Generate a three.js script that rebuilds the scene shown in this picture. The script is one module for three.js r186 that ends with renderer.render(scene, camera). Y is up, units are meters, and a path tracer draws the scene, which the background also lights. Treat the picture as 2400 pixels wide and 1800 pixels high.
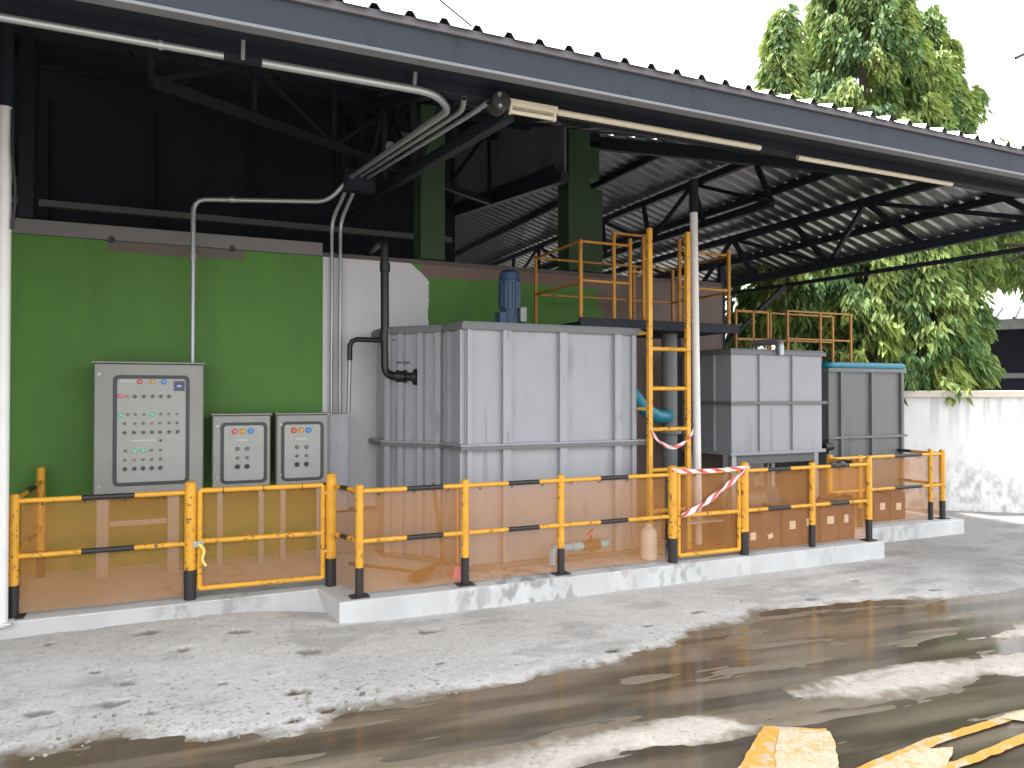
import * as THREE from 'three';
import { RoundedBoxGeometry } from 'three/addons/geometries/RoundedBoxGeometry.js';
import { mergeGeometries } from 'three/addons/utils/BufferGeometryUtils.js';

// ---------- camera, sky, sun, exposure ----------
const scene = new THREE.Scene();
const camera = new THREE.PerspectiveCamera(54.8, 1024 / 768, 0.05, 2000);
const YAW = THREE.MathUtils.degToRad(24.3), PITCH = THREE.MathUtils.degToRad(0.72);
camera.position.set(0, 1.66, 0);
camera.lookAt(Math.sin(YAW) * Math.cos(PITCH), 1.66 + Math.sin(PITCH), -Math.cos(YAW) * Math.cos(PITCH));
scene.add(camera);

const skyW = 64, skyH = 32, skyData = new Float32Array(skyW * skyH * 4);
for (let j = 0; j < skyH; j++) for (let i = 0; i < skyW; i++) {
  const up = Math.max(0, (j + 0.5) / skyH * 2 - 1), k = (j * skyW + i) * 4, l = 0.92 + 0.16 * up;
  skyData[k] = 0.99 * l; skyData[k + 1] = 1.0 * l; skyData[k + 2] = 1.03 * l; skyData[k + 3] = 1;
}
const skyTex = new THREE.DataTexture(skyData, skyW, skyH, THREE.RGBAFormat, THREE.FloatType);
skyTex.mapping = THREE.EquirectangularReflectionMapping; skyTex.magFilter = THREE.LinearFilter; skyTex.minFilter = THREE.LinearFilter;
skyTex.needsUpdate = true;
scene.background = skyTex; scene.environment = skyTex;

const sun = new THREE.DirectionalLight(new THREE.Color(1, 0.95, 0.86), 4.6);
const SUN = new THREE.Vector3(-0.32, 0.88, -0.38).normalize();   // from the left, behind the canopy
sun.position.copy(SUN).multiplyScalar(40).add(new THREE.Vector3(4, 0, -6)); sun.target.position.set(4, 0, -6);
sun.castShadow = true; sun.shadow.radius = 8; sun.shadow.mapSize.set(2048, 2048);
Object.assign(sun.shadow.camera, { left: -18, right: 18, top: 18, bottom: -18, near: 1, far: 90 });
scene.add(sun, sun.target);

const renderer = new THREE.WebGLRenderer({ antialias: true });
renderer.setSize(1024, 768);
renderer.shadowMap.enabled = true;
renderer.toneMapping = THREE.LinearToneMapping;
renderer.toneMappingExposure = 2.9;

// ---------- helpers. World here: X along the fence, y up, Z away from the camera (three's -z) ----------
function rng(seed) { let s = seed >>> 0; return () => { s = (s + 0x6D2B79F5) >>> 0; let t = s; t = Math.imul(t ^ (t >>> 15), t | 1); t ^= t + Math.imul(t ^ (t >>> 7), t | 61); return ((t ^ (t >>> 14)) >>> 0) / 4294967296; }; }
const hash = (x, y) => { let h = Math.imul(x, 374761393) + Math.imul(y, 668265263) | 0; h = Math.imul(h ^ (h >>> 13), 1274126177); return ((h ^ (h >>> 16)) >>> 0) / 4294967296; };
function vnoise(x, y, per = 0, perY = per) {
  const xi = Math.floor(x), yi = Math.floor(y), fx = x - xi, fy = y - yi, w = (v) => per ? ((v % per) + per) % per : v, wy = (v) => perY ? ((v % perY) + perY) % perY : v;
  const u = fx * fx * (3 - 2 * fx), v = fy * fy * (3 - 2 * fy), a = hash(w(xi), wy(yi)), b = hash(w(xi + 1), wy(yi)), c = hash(w(xi), wy(yi + 1)), d = hash(w(xi + 1), wy(yi + 1));
  return a + (b - a) * u + (c - a) * v + (a - b - c + d) * u * v;
}
function fbm(x, y, o = 4, per = 0, perY = per) { let s = 0, a = 0.5, n = 0; for (let i = 0; i < o; i++) { s += a * vnoise(x, y, per, perY); n += a; a *= 0.5; x *= 2; y *= 2; per *= 2; perY *= 2; } return s / n; }
const clamp = (v, a = 0, b = 1) => Math.min(b, Math.max(a, v)), lerp = (a, b, t) => a + (b - a) * t, sstep = (a, b, v) => { const t = clamp((v - a) / (b - a)); return t * t * (3 - 2 * t); };
const toS = (v) => { v = clamp(v); return Math.round(255 * (v <= 0.0031308 ? 12.92 * v : 1.055 * Math.pow(v, 1 / 2.4) - 0.055)); };
const P = (X, y, Z) => new THREE.Vector3(X, y, -Z);

function colourTex(w, h, fn) {           // fn(u, v) -> linear rgb; v upwards
  const d = new Uint8Array(w * h * 4);
  for (let j = 0; j < h; j++) for (let i = 0; i < w; i++) { const c = fn((i + 0.5) / w, (j + 0.5) / h), k = (j * w + i) * 4; d[k] = toS(c[0]); d[k + 1] = toS(c[1]); d[k + 2] = toS(c[2]); d[k + 3] = 255; }
  const t = new THREE.DataTexture(d, w, h); t.colorSpace = THREE.SRGBColorSpace; t.magFilter = THREE.LinearFilter; t.minFilter = THREE.LinearMipmapLinearFilter; t.generateMipmaps = true; t.wrapS = t.wrapT = THREE.RepeatWrapping; t.needsUpdate = true; return t;
}
function valueTex(w, h, fn) {
  const d = new Uint8Array(w * h * 4);
  for (let j = 0; j < h; j++) for (let i = 0; i < w; i++) { const c = Math.round(255 * clamp(fn((i + 0.5) / w, (j + 0.5) / h))), k = (j * w + i) * 4; d[k] = d[k + 1] = d[k + 2] = c; d[k + 3] = 255; }
  const t = new THREE.DataTexture(d, w, h); t.magFilter = THREE.LinearFilter; t.minFilter = THREE.LinearMipmapLinearFilter; t.generateMipmaps = true; t.wrapS = t.wrapT = THREE.RepeatWrapping; t.needsUpdate = true; return t;
}
// uv in metres from the side each face points to
function uvBox(g, s = 1) {
  if (g.index) g = g.toNonIndexed();
  const p = g.attributes.position, n = p.count, uv = new Float32Array(n * 2), a = new THREE.Vector3(), b = new THREE.Vector3(), c = new THREE.Vector3();
  for (let i = 0; i < n; i += 3) {
    a.fromBufferAttribute(p, i); b.fromBufferAttribute(p, i + 1); c.fromBufferAttribute(p, i + 2);
    const nn = b.clone().sub(a).cross(c.clone().sub(a)), x = Math.abs(nn.x), y = Math.abs(nn.y), z = Math.abs(nn.z);
    [a, b, c].forEach((q, k) => { const o = (i + k) * 2; if (y >= x && y >= z) { uv[o] = q.x * s; uv[o + 1] = q.z * s; } else if (x >= z) { uv[o] = q.z * s; uv[o + 1] = q.y * s; } else { uv[o] = q.x * s; uv[o + 1] = q.y * s; } });
  }
  g.setAttribute('uv', new THREE.BufferAttribute(uv, 2));
  return g;
}
const merge = (list) => mergeGeometries(list.map((g) => { g = g.index ? g.toNonIndexed() : g; for (const k of Object.keys(g.attributes)) if (!['position', 'normal', 'uv'].includes(k)) g.deleteAttribute(k); return g; }));
function box(X0, X1, y0, y1, Z0, Z1, r = 0.006) {
  const w = X1 - X0, h = y1 - y0, d = Z1 - Z0, m = Math.min(w, h, d);
  const g = r > 0 && m > 0.004 ? new RoundedBoxGeometry(w, h, d, 1, Math.min(r, m * 0.35)) : new THREE.BoxGeometry(w, h, d);
  g.translate((X0 + X1) / 2, (y0 + y1) / 2, -(Z0 + Z1) / 2); return g;
}
function bar(a, b, w, h, r = 0) {        // a straight member of section w x h between two points
  const d = b.clone().sub(a), L = d.length(), g = r ? new RoundedBoxGeometry(w, h, L, 1, r) : new THREE.BoxGeometry(w, h, L);
  const z = d.normalize(), ref = Math.abs(z.y) > 0.95 ? new THREE.Vector3(1, 0, 0) : new THREE.Vector3(0, 1, 0), x = ref.clone().cross(z).normalize(), y = z.clone().cross(x);
  g.applyMatrix4(new THREE.Matrix4().makeBasis(x, y, z)); const m = a.clone().add(b).multiplyScalar(0.5); g.translate(m.x, m.y, m.z); return g;
}
function cyl(a, b, r0, r1 = r0, seg = 12, caps = true) {
  const d = b.clone().sub(a), g = new THREE.CylinderGeometry(r1, r0, d.length(), seg, 1, !caps);
  g.applyQuaternion(new THREE.Quaternion().setFromUnitVectors(new THREE.Vector3(0, 1, 0), d.clone().normalize()));
  const m = a.clone().add(b).multiplyScalar(0.5); g.translate(m.x, m.y, m.z); return g;
}
function pipe(pts, r, bend = 0.12, seg = 10) {          // a run of pipe with rounded bends
  const path = new THREE.CurvePath(); let last = pts[0].clone(), n = 0;
  for (let i = 1; i < pts.length; i++) {
    if (i < pts.length - 1) {
      const a = pts[i - 1].clone().sub(pts[i]), b = pts[i + 1].clone().sub(pts[i]), k = Math.min(bend, a.length() * 0.45, b.length() * 0.45);
      const p = pts[i].clone().add(a.setLength(k)), q = pts[i].clone().add(b.setLength(k));
      path.add(new THREE.LineCurve3(last, p)); path.add(new THREE.QuadraticBezierCurve3(p, pts[i].clone(), q)); last = q; n += 2;
    } else { path.add(new THREE.LineCurve3(last, pts[i].clone())); n++; }
  }
  const L = path.getLength();
  return new THREE.TubeGeometry(path, Math.max(2, Math.min(160, Math.round(L / 0.05))), r, seg, false);
}
function smooth(pts, r, n = 60, seg = 8) { return new THREE.TubeGeometry(new THREE.CatmullRomCurve3(pts), n, r, seg, false); }

const taken = {};
function numbered(n) { if (!(n in taken)) { taken[n] = 0; return n; } taken[n]++; return n + '_' + String(taken[n]).padStart(3, '0'); }
function thing(name, label, category, base, group, kind) {
  const o = new THREE.Group(); o.name = numbered(name); o.position.copy(P(...base)); scene.add(o);
  o.userData = { label, category }; if (group) o.userData.group = group; if (kind) o.userData.kind = kind;
  return o;
}
function part(t, name, geo, mat, parent, uvScale) {       // geometry in world coordinates, moved to the thing's base
  let g = uvScale ? uvBox(geo, uvScale) : geo; g = g.clone(); g.translate(-t.position.x, -t.position.y, -t.position.z);
  const m = new THREE.Mesh(g, mat); m.name = name; m.castShadow = m.receiveShadow = true; (parent || t).add(m); return m;
}
function single(name, geo, mat, label, category, group, kind) {
  geo.computeBoundingBox(); const b = geo.boundingBox, c = new THREE.Vector3((b.min.x + b.max.x) / 2, b.min.y, (b.min.z + b.max.z) / 2);
  geo.translate(-c.x, -c.y, -c.z); const m = new THREE.Mesh(geo, mat); m.position.copy(c); m.name = numbered(name); m.castShadow = m.receiveShadow = true; scene.add(m);
  m.userData = { label, category }; if (group) m.userData.group = group; if (kind) m.userData.kind = kind; return m;
}
function structure(name, geo, mat, label, category) { const m = new THREE.Mesh(geo, mat); m.name = numbered(name); m.castShadow = m.receiveShadow = true; m.userData = { kind: 'structure', label, category }; scene.add(m); return m; }

// ---------- materials ----------
const lin = (r, g, b) => new THREE.Color().setRGB(r, g, b);
const std = (c, rough = 0.6, extra = {}) => new THREE.MeshStandardMaterial({ color: lin(...c), roughness: rough, ...extra });
const dull = (c, rough = 0.7, extra = {}) => new THREE.MeshPhysicalMaterial({ color: lin(...c), roughness: rough, specularIntensity: 0.35, ...extra });
const speck = colourTex(256, 256, (u, v) => { const n = 0.86 + 0.12 * fbm(u * 8, v * 8, 4, 8) + 0.05 * vnoise(u * 64, v * 64, 64); return [n, n, n]; });
const streak = colourTex(512, 512, (u, v) => {           // faint runs of dirt down a painted plate
  const s = fbm(u * 24, v * 2, 4, 24, 2), n = 0.9 + 0.1 * fbm(u * 6, v * 6, 4, 6), d = sstep(0.56, 0.75, s) * 0.24 * sstep(0.3, 0.65, fbm(u * 5 + 9, v * 3, 3, 5, 3));
  return [n - d, n - d * 1.05, n - d * 1.15];
});
const grit = valueTex(512, 512, (u, v) => fbm(u * 16, v * 16, 5, 16));
const scuff = valueTex(256, 256, (u, v) => 0.75 + 0.25 * fbm(u * 8, v * 8, 4, 8));
const chipped = colourTex(512, 512, (u, v) => {          // enamel with chips, scuffs and rust specks
  const n = 0.86 + 0.16 * fbm(u * 9, v * 9, 4, 9), c = fbm(u * 40, v * 40, 4, 40), k = sstep(0.66, 0.72, c) * sstep(0.42, 0.6, fbm(u * 4 + 2, v * 4, 3, 4)), g = 0.25 * sstep(0.5, 0.75, fbm(u * 14 + 5, v * 14, 4, 14));
  return [lerp(n * (1 - g * 0.5), 0.22, k), lerp(n * (1 - g * 0.6), 0.22, k), lerp(n * (1 - g * 0.4), 0.9, k)];
});
const weave = valueTex(512, 512, (u, v) => {             // open net: threads 8 mm apart, uneven density
  const t = Math.max(Math.pow(Math.abs(Math.cos(u * Math.PI * 36)), 3), Math.pow(Math.abs(Math.cos(v * Math.PI * 36)), 3)), f = fbm(u * 4, v * 4, 3, 4);
  return 0.17 + 0.30 * t + 0.16 * (f - 0.5);
});
const M = {
  tank: std([0.345, 0.36, 0.39], 0.42, { map: streak, roughnessMap: scuff }),
  tankDark: std([0.15, 0.16, 0.16], 0.5, { map: streak }),
  rim: std([0.17, 0.178, 0.19], 0.55, { map: speck }),
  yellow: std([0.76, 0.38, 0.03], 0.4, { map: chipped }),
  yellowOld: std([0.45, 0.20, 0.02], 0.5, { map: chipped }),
  black: std([0.022, 0.02, 0.02], 0.45),
  blackPipe: std([0.012, 0.012, 0.014], 0.4),
  steelDark: dull([0.020, 0.023, 0.032], 0.55, { map: speck }),
  fascia: dull([0.034, 0.041, 0.054], 0.6, { map: streak }),
  sheet: std([0.26, 0.265, 0.285], 0.3, { metalness: 0.8, map: speck }),
  flashing: dull([0.13, 0.125, 0.14], 0.6, { map: speck }),
  galv: std([0.42, 0.44, 0.45], 0.38, { metalness: 0.6, map: speck }),
  white: std([0.78, 0.78, 0.77], 0.45, { map: speck }),
  cabinet: std([0.31, 0.31, 0.29], 0.45, { map: speck }),
  dial: std([0.38, 0.395, 0.375], 0.35, { map: speck }),
  gasket: std([0.05, 0.055, 0.06], 0.5),
  net: std([0.58, 0.25, 0.055], 0.8, { transparent: true, alphaMap: weave, side: THREE.DoubleSide }),
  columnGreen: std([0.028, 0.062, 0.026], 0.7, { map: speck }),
  concrete: std([0.40, 0.385, 0.36], 0.85, { map: speck, bumpMap: grit, bumpScale: 0.004 }),
  teal: std([0.01, 0.20, 0.30], 0.35),
  paleBlue: std([0.16, 0.55, 0.68], 0.35),
  blueMotor: std([0.03, 0.08, 0.16], 0.4, { map: speck }),
  plum: std([0.046, 0.028, 0.058], 0.6, { map: speck }),
  label: std([0.85, 0.76, 0.62], 0.7),
  cream: std([0.62, 0.56, 0.44], 0.5, { map: speck }),
  bark: std([0.16, 0.14, 0.12], 0.9, { map: speck, bumpMap: grit, bumpScale: 0.02 }),
  darkBoard: dull([0.022, 0.025, 0.036], 0.7, { map: speck }),
  boardGrey: dull([0.11, 0.118, 0.15], 0.7, { map: speck }),
};

// ---------- ground ----------
const shoreX = [-4, -0.82, -0.56, -0.28, -0.01, 0.17, 0.59, 0.93, 1.63, 2.38, 3.29, 3.55, 3.67, 3.99, 4.18, 4.33, 4.5, 5.15, 7.0, 8.2, 9.5, 14];
const shoreZ = [4.6, 4.5, 4.48, 4.54, 4.48, 4.28, 4.15, 4.35, 4.36, 4.41, 4.45, 4.58, 4.68, 4.75, 4.72, 4.8, 4.93, 4.79, 4.43, 4.2, 3.6, 2.5];
function shore(x) { let i = 1; while (i < shoreX.length - 1 && x > shoreX[i]) i++; const t = clamp((x - shoreX[i - 1]) / (shoreX[i] - shoreX[i - 1])); return lerp(shoreZ[i - 1], shoreZ[i], t * t * (3 - 2 * t)); }
const islands = [
  [[0.6, 3.5], [1.09, 3.54], [2.2, 3.53], [2.7, 3.54], [2.95, 3.24], [2.5, 3.2], [2.16, 3.27], [1.83, 3.2], [0.7, 3.0]],
  [[3.33, 3.48], [3.9, 3.55], [4.45, 3.57], [5.16, 3.45], [5.71, 3.45], [6.6, 3.3], [6.0, 2.9], [5.09, 3.06], [4.85, 3.17], [4.13, 3.22], [3.73, 3.24]],
  [[5.5, 3.72], [6.2, 3.78], [7.2, 3.7], [6.6, 3.5], [5.85, 3.56]],
];
function sdPoly(x, z, poly) {            // positive inside
  let d = 1e9, inside = false;
  for (let i = 0, j = poly.length - 1; i < poly.length; j = i++) {
    const [xi, zi] = poly[i], [xj, zj] = poly[j], ex = xj - xi, ez = zj - zi, wx = x - xi, wz = z - zi, t = clamp((wx * ex + wz * ez) / (ex * ex + ez * ez));
    d = Math.min(d, Math.hypot(wx - ex * t, wz - ez * t));
    if ((zi > z) !== (zj > z) && x < (xj - xi) * (z - zi) / (zj - zi) + xi) inside = !inside;
  }
  return inside ? d : -d;
}
const pits = [[0.68, 4.76, 0.07], [0.81, 4.43, 0.06], [0.61, 4.36, 0.05], [-0.34, 5.03, 0.07], [-0.72, 5.06, 0.07], [-0.29, 5.3, 0.05], [-0.14, 4.8, 0.04], [0.85, 5.4, 0.07], [-0.48, 5.53, 0.03], [-0.20, 6.1, 0.07], [0.27, 5.08, 0.03], [0.34, 4.27, 0.07], [0.43, 5.9, 0.06], [-0.82, 6.1, 0.03], [0.55, 4.12, 0.08], [3.42, 4.96, 0.04], [2.87, 4.6, 0.06], [1.64, 4.86, 0.03], [3.02, 4.5, 0.04], [1.78, 5.54, 0.08], [4.01, 5.09, 0.06], [5.2, 5.0, 0.06], [6.1, 5.3, 0.05], [6.5, 4.75, 0.06], [0.05, 5.7, 0.05]];
function dryness(x, z) {                 // 0 under the puddle, 1 on dry cement
  const wob = 0.26 * (fbm(x * 2.2 + 3, z * 2.2, 4) - 0.5) + 0.10 * (fbm(x * 9, z * 9 + 5, 3) - 0.5);
  let d = (z - shore(x)) * 0.9 + wob * (x > 3.2 ? 0.35 : 0.9);
  for (const p of islands) d = Math.max(d, sdPoly(x, z, p) + wob * 0.5);
  return clamp(0.5 + d / 0.3);
}
const smear = (x, z) => fbm((x - z * 0.1) * 1.1, (z + x * 0.12) * 7, 4);
function pitAt(x, z) { let p = 0; for (const [px, pz, r] of pits) { const dx = (x - px), dz = (z - pz); if (dx * dx + dz * dz > r * r * 9) continue; const k = dx * 0.6 - dz * 0.25, m = dz * 1.1 + dx * 0.25, q = Math.hypot(k, m) / r + 0.9 * (fbm(x * 26 + px, z * 26, 3) - 0.5); p = Math.max(p, 1 - sstep(0.35, 1.0, q)); } return p; }
function groundY(x, z) {
  const d = dryness(x, z), rough = x < 1.6 ? 1 : 0.45;
  return -0.2 + (d - 0.5) * (z < 3.95 ? 0.015 : 0.021) + 0.10 * sstep(4.9, 6.4, z) * sstep(1.7, 0.3, x) + (fbm(x * 1.3, z * 1.3, 3) - 0.5) * 0.009 + (1 - d) * (smear(x, z) - 0.56) * 0.06 + d * rough * (fbm(x * 9, z * 9, 4) - 0.5) * 0.010 * (z < 3.95 ? 0.4 : 1) - pitAt(x, z) * 0.014;
}
const GX0 = -3.2, GX1 = 13.2, GZ0 = 1.6, GZ1 = 9.6;
{
  const nx = 656, nz = 320, pos = new Float32Array((nx + 1) * (nz + 1) * 3), uv = new Float32Array((nx + 1) * (nz + 1) * 2), idx = [];
  for (let j = 0; j <= nz; j++) for (let i = 0; i <= nx; i++) {
    const x = lerp(GX0, GX1, i / nx), z = lerp(GZ0, GZ1, j / nz), k = j * (nx + 1) + i;
    pos[k * 3] = x; pos[k * 3 + 1] = groundY(x, z); pos[k * 3 + 2] = -z; uv[k * 2] = i / nx; uv[k * 2 + 1] = j / nz;
    if (i < nx && j < nz) { const a = k, b = k + 1, c = k + nx + 1, d = c + 1; idx.push(a, b, d, a, d, c); }
  }
  const g = new THREE.BufferGeometry(); g.setAttribute('position', new THREE.BufferAttribute(pos, 3)); g.setAttribute('uv', new THREE.BufferAttribute(uv, 2)); g.setIndex(idx); g.computeVertexNormals();
  const W = 2048, H = 1024, rough = new Uint8Array(W * H * 4);
  const map = colourTex(W, H, (u, v) => {
    const x = lerp(GX0, GX1, u), z = lerp(GZ0, GZ1, v), d = dryness(x, z), i = Math.min(W - 1, Math.floor(u * W)), j = Math.min(H - 1, Math.floor(v * H)), k = (j * W + i) * 4;
    const n = fbm(x * 3, z * 3, 5), f = fbm(x * 22, z * 22, 3), old = sstep(5.6, 8.2, x + (fbm(x * 1.4, z * 2.2 + 7, 3) - 0.5) * 2.4) * sstep(3.6, 4.9, z);
    const isl = z < 3.95 ? 1 : 0;
    let b = lerp(0.53, 0.29, old) * (0.82 + 0.26 * n) * (0.9 + 0.2 * f);
    const st = sstep(0.56, 0.72, fbm(x * 2.1 + 31, z * 5.2, 4)) * 0.2; b *= 1 - st;
    b *= 0.9 + 0.2 * vnoise(x * 85, z * 85); { const cr = vnoise(x * 48 + 3, z * 48), near = sstep(0.9, 0.1, Math.abs(z - shore(x) - 0.25)) * sstep(2.6, 0.8, x); b *= 1 - 0.4 * sstep(0.86 - 0.12 * near, 0.97 - 0.06 * near, cr); if (f > 0.66 && x < 2) b *= 0.84; }
    let c = isl ? [b * 0.94, b * 0.87, b * 0.765] : [b, b * 0.985, b * 0.955];
    const p = pitAt(x, z); c = c.map((q, e) => lerp(q, [0.17, 0.155, 0.14][e], p * 0.85));
    const s = smear(x, z), wet = [0.15, 0.126, 0.095].map((q) => q * (0.75 + 0.7 * s) * (0.9 + 0.2 * f));
    const damp = 1 - sstep(0.36, 0.86, d + (f - 0.5) * 0.3 + (n - 0.5) * 0.35);
    c = c.map((q, e) => lerp(q, wet[e], damp));
    rough[k] = rough[k + 1] = rough[k + 2] = Math.round(255 * lerp(0.92, 0.42, damp)); rough[k + 3] = 255;
    return c;
  });
  const rt = new THREE.DataTexture(rough, W, H); rt.magFilter = THREE.LinearFilter; rt.needsUpdate = true;
  map.wrapS = map.wrapT = THREE.ClampToEdgeWrapping;
  const bump = grit.clone(); bump.repeat.set(16, 8); bump.needsUpdate = true;
  structure('yard_ground', g, new THREE.MeshStandardMaterial({ map, roughnessMap: rt, roughness: 1, bumpMap: bump, bumpScale: 0.004 }), 'rough pale cement yard in front of the fence', 'ground');

  // the land round it, four sheets round the yard
  const far = std([0.26, 0.25, 0.235], 0.95, { map: speck });
  const S = 300, rect = (x0, x1, z0, z1) => { const q = new THREE.PlaneGeometry(x1 - x0, z1 - z0); q.rotateX(-Math.PI / 2); q.translate((x0 + x1) / 2, -0.21, -(z0 + z1) / 2); return q; };
  structure('ground', uvBox(merge([rect(-S, GX0, -S, S), rect(GX1, S, -S, S), rect(GX0, GX1, -S, GZ0), rect(GX0, GX1, GZ1, S)]), 0.5), far, 'grey open ground round the yard', 'ground');

  // standing water, level, filling the hollows
  const wg = new THREE.PlaneGeometry(16, 5, 1, 1); wg.rotateX(-Math.PI / 2); wg.translate(4.9, -0.2035, -4.1);
  structure('puddle', wg, new THREE.MeshPhysicalMaterial({ map: colourTex(1024, 512, (u, v) => { const x = -3.1 + u * 16, z = 1.6 + v * 5, q = smear(x * 0.8 + 7, z), e = fbm(x * 2 + 3, z * 5, 4), k = 0.55 + 0.9 * sstep(0.3, 0.75, q) * 0.7 + 0.35 * (e - 0.5); return [0.135 * k, 0.114 * k, 0.086 * k]; }), roughness: 0.1, ior: 1.33 }), 'shallow muddy brown rainwater lying across the yard', 'puddle');
}

// worn road paint, a sheet 4 mm above the cement
function paintSheet(name, outline, y, mat, label) {
  const s = new THREE.Shape(outline.map(([x, z]) => new THREE.Vector2(x, z))), g = new THREE.ShapeGeometry(s); g.rotateX(-Math.PI / 2); g.translate(0, y, 0);
  const p = g.attributes.position, uv = new Float32Array(p.count * 2); for (let i = 0; i < p.count; i++) { uv[2 * i] = p.getX(i); uv[2 * i + 1] = -p.getZ(i); } g.setAttribute('uv', new THREE.BufferAttribute(uv, 2));
  return structure(name, g, mat, label, 'marking');
}
function ragged(poly, amp, seed, step = 0.04) { const out = []; for (let i = 0; i < poly.length; i++) { const [x0, z0] = poly[i], [x1, z1] = poly[(i + 1) % poly.length], n = Math.max(1, Math.round(Math.hypot(x1 - x0, z1 - z0) / step)); for (let k = 0; k < n; k++) { const t = k / n, x = lerp(x0, x1, t), z = lerp(z0, z1, t); out.push([x + amp * (fbm(x * 14 + seed, z * 14, 3) - 0.5), z + amp * (fbm(x * 14, z * 14 + seed + 40, 3) - 0.5)]); } } return out; }
{
  const worn = (a, b, s, lo, hi) => colourTex(512, 512, (u, v) => { const n = 0.55 * fbm(u * 9 + s, v * 9, 4) + 0.45 * fbm(u * 46 + s, v * 46, 4), k = sstep(lo - 0.06, hi, n), f = 0.82 + 0.36 * fbm(u * 90, v * 90, 2); return a.map((q, e) => lerp(q, b[e], k) * f); });
  const yel = std([1, 1, 1], 0.7, { map: worn([0.62, 0.31, 0.05], [0.48, 0.40, 0.28], 3, 0.52, 0.64) });
  const crm = std([1, 1, 1], 0.75, { map: worn([0.55, 0.47, 0.33], [0.52, 0.36, 0.16], 11, 0.56, 0.7) });
  paintSheet('yellow_marking', ragged([[2.97, 3.19], [3.27, 3.02], [3.20, 2.93], [2.97, 2.66], [2.80, 2.42], [2.16, 2.66], [2.62, 2.95]], 0.025, 1), -0.184, yel, 'corner of a worn yellow painted box in the puddle');
  paintSheet('cream_marking', ragged([[3.02, 3.12], [3.25, 2.98], [3.15, 2.86], [2.9, 2.62], [2.6, 2.72]], 0.05, 5), -0.180, crm, 'cream patch of paint inside the yellow corner');
  paintSheet('yellow_marking', ragged([[2.8, 2.62], [3.65, 2.715], [4.51, 2.735], [6.2, 2.79], [6.2, 2.73], [4.51, 2.675], [3.65, 2.65], [2.8, 2.55]], 0.022, 9), -0.184, yel, 'upper of two yellow stripes at the bottom right');
  paintSheet('yellow_marking', ragged([[3.2, 2.48], [3.75, 2.51], [4.4, 2.555], [6.2, 2.62], [6.2, 2.56], [4.4, 2.495], [3.75, 2.45], [3.2, 2.42]], 0.022, 29), -0.184, yel, 'lower of two yellow stripes at the bottom right');
  paintSheet('cream_marking', ragged([[2.98, 2.60], [3.5, 2.665], [3.70, 2.58], [3.45, 2.46], [2.85, 2.38]], 0.04, 13), -0.180, crm, 'cream patch of paint between the two yellow stripes');
  paintSheet('cream_marking', ragged([[4.25, 2.70], [5.3, 2.735], [5.3, 2.60], [4.45, 2.59]], 0.05, 17), -0.180, crm, 'cream patch at the right end of the yellow stripes');
}

// raised slab with its kerb face
const kerbTex = colourTex(1024, 512, (u, v) => {
  const x = u * 8, y = v * 4, n = fbm(x * 5, y * 5, 5, 40, 20), m = sstep(0.44, 0.66, fbm(x * 16 + 4, y * 20, 5, 128, 80)) * sstep(0.44, 0.66, fbm(x * 1 + 2, 3.3, 3, 8)), b = 0.53 * (0.82 + 0.3 * n);
  return [lerp(b * 0.98, 0.22, m * 0.75), lerp(b, 0.225, m * 0.75), lerp(b * 1.0, 0.22, m * 0.75)];
});
const kerbMat = std([1, 1, 1], 0.9, { map: kerbTex, bumpMap: grit, bumpScale: 0.006 });
{
  const out = [[-6, 6.44], [1.10, 6.44], [1.19, 5.95], [7.24, 5.90], [7.26, 6.5], [9.45, 6.48], [9.45, 9.4], [-6, 9.4]];
  const s = new THREE.Shape(out.map(([x, z]) => new THREE.Vector2(x, z)));
  const g = new THREE.ExtrudeGeometry(s, { depth: 0.34, bevelEnabled: true, bevelThickness: 0.012, bevelSize: 0.012, bevelSegments: 2 });
  g.rotateX(-Math.PI / 2); g.translate(0, -0.352, 0);
  structure('platform_slab', uvBox(g, 0.125), kerbMat, 'raised concrete slab under the tanks with a pale kerb', 'platform');
  // cement haunch smoothed against the left kerb
  const pos = [], idx = [], n = 90, prof = [[0.0, -0.012], [0.03, -0.03], [0.10, -0.085], [0.20, -0.14], [0.34, -0.185], [0.5, -0.23]];
  for (let i = 0; i <= n; i++) { const x = lerp(-3.2, 1.16, i / n), w = 0.75 + 0.5 * fbm(x * 2.2, 4, 3); for (const [d, y] of prof) pos.push(x, y + 0.012 * (fbm(x * 7, d * 20, 3) - 0.5) * (d > 0.01 ? 1 : 0), -(6.43 - d * w)); }
  for (let i = 0; i < n; i++) for (let k = 0; k < prof.length - 1; k++) { const a = i * prof.length + k, b = a + 1, c = a + prof.length, e = c + 1; idx.push(a, c, b, b, c, e); }
  let h = new THREE.BufferGeometry(); h.setAttribute('position', new THREE.Float32BufferAttribute(pos, 3)); h.setIndex(idx); h.computeVertexNormals();
  const q = h.toNonIndexed(); structure('cement_ramp', uvBox(q, 0.125), kerbMat, 'smoothed cement haunch below the left fence', 'ramp');
}

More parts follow.
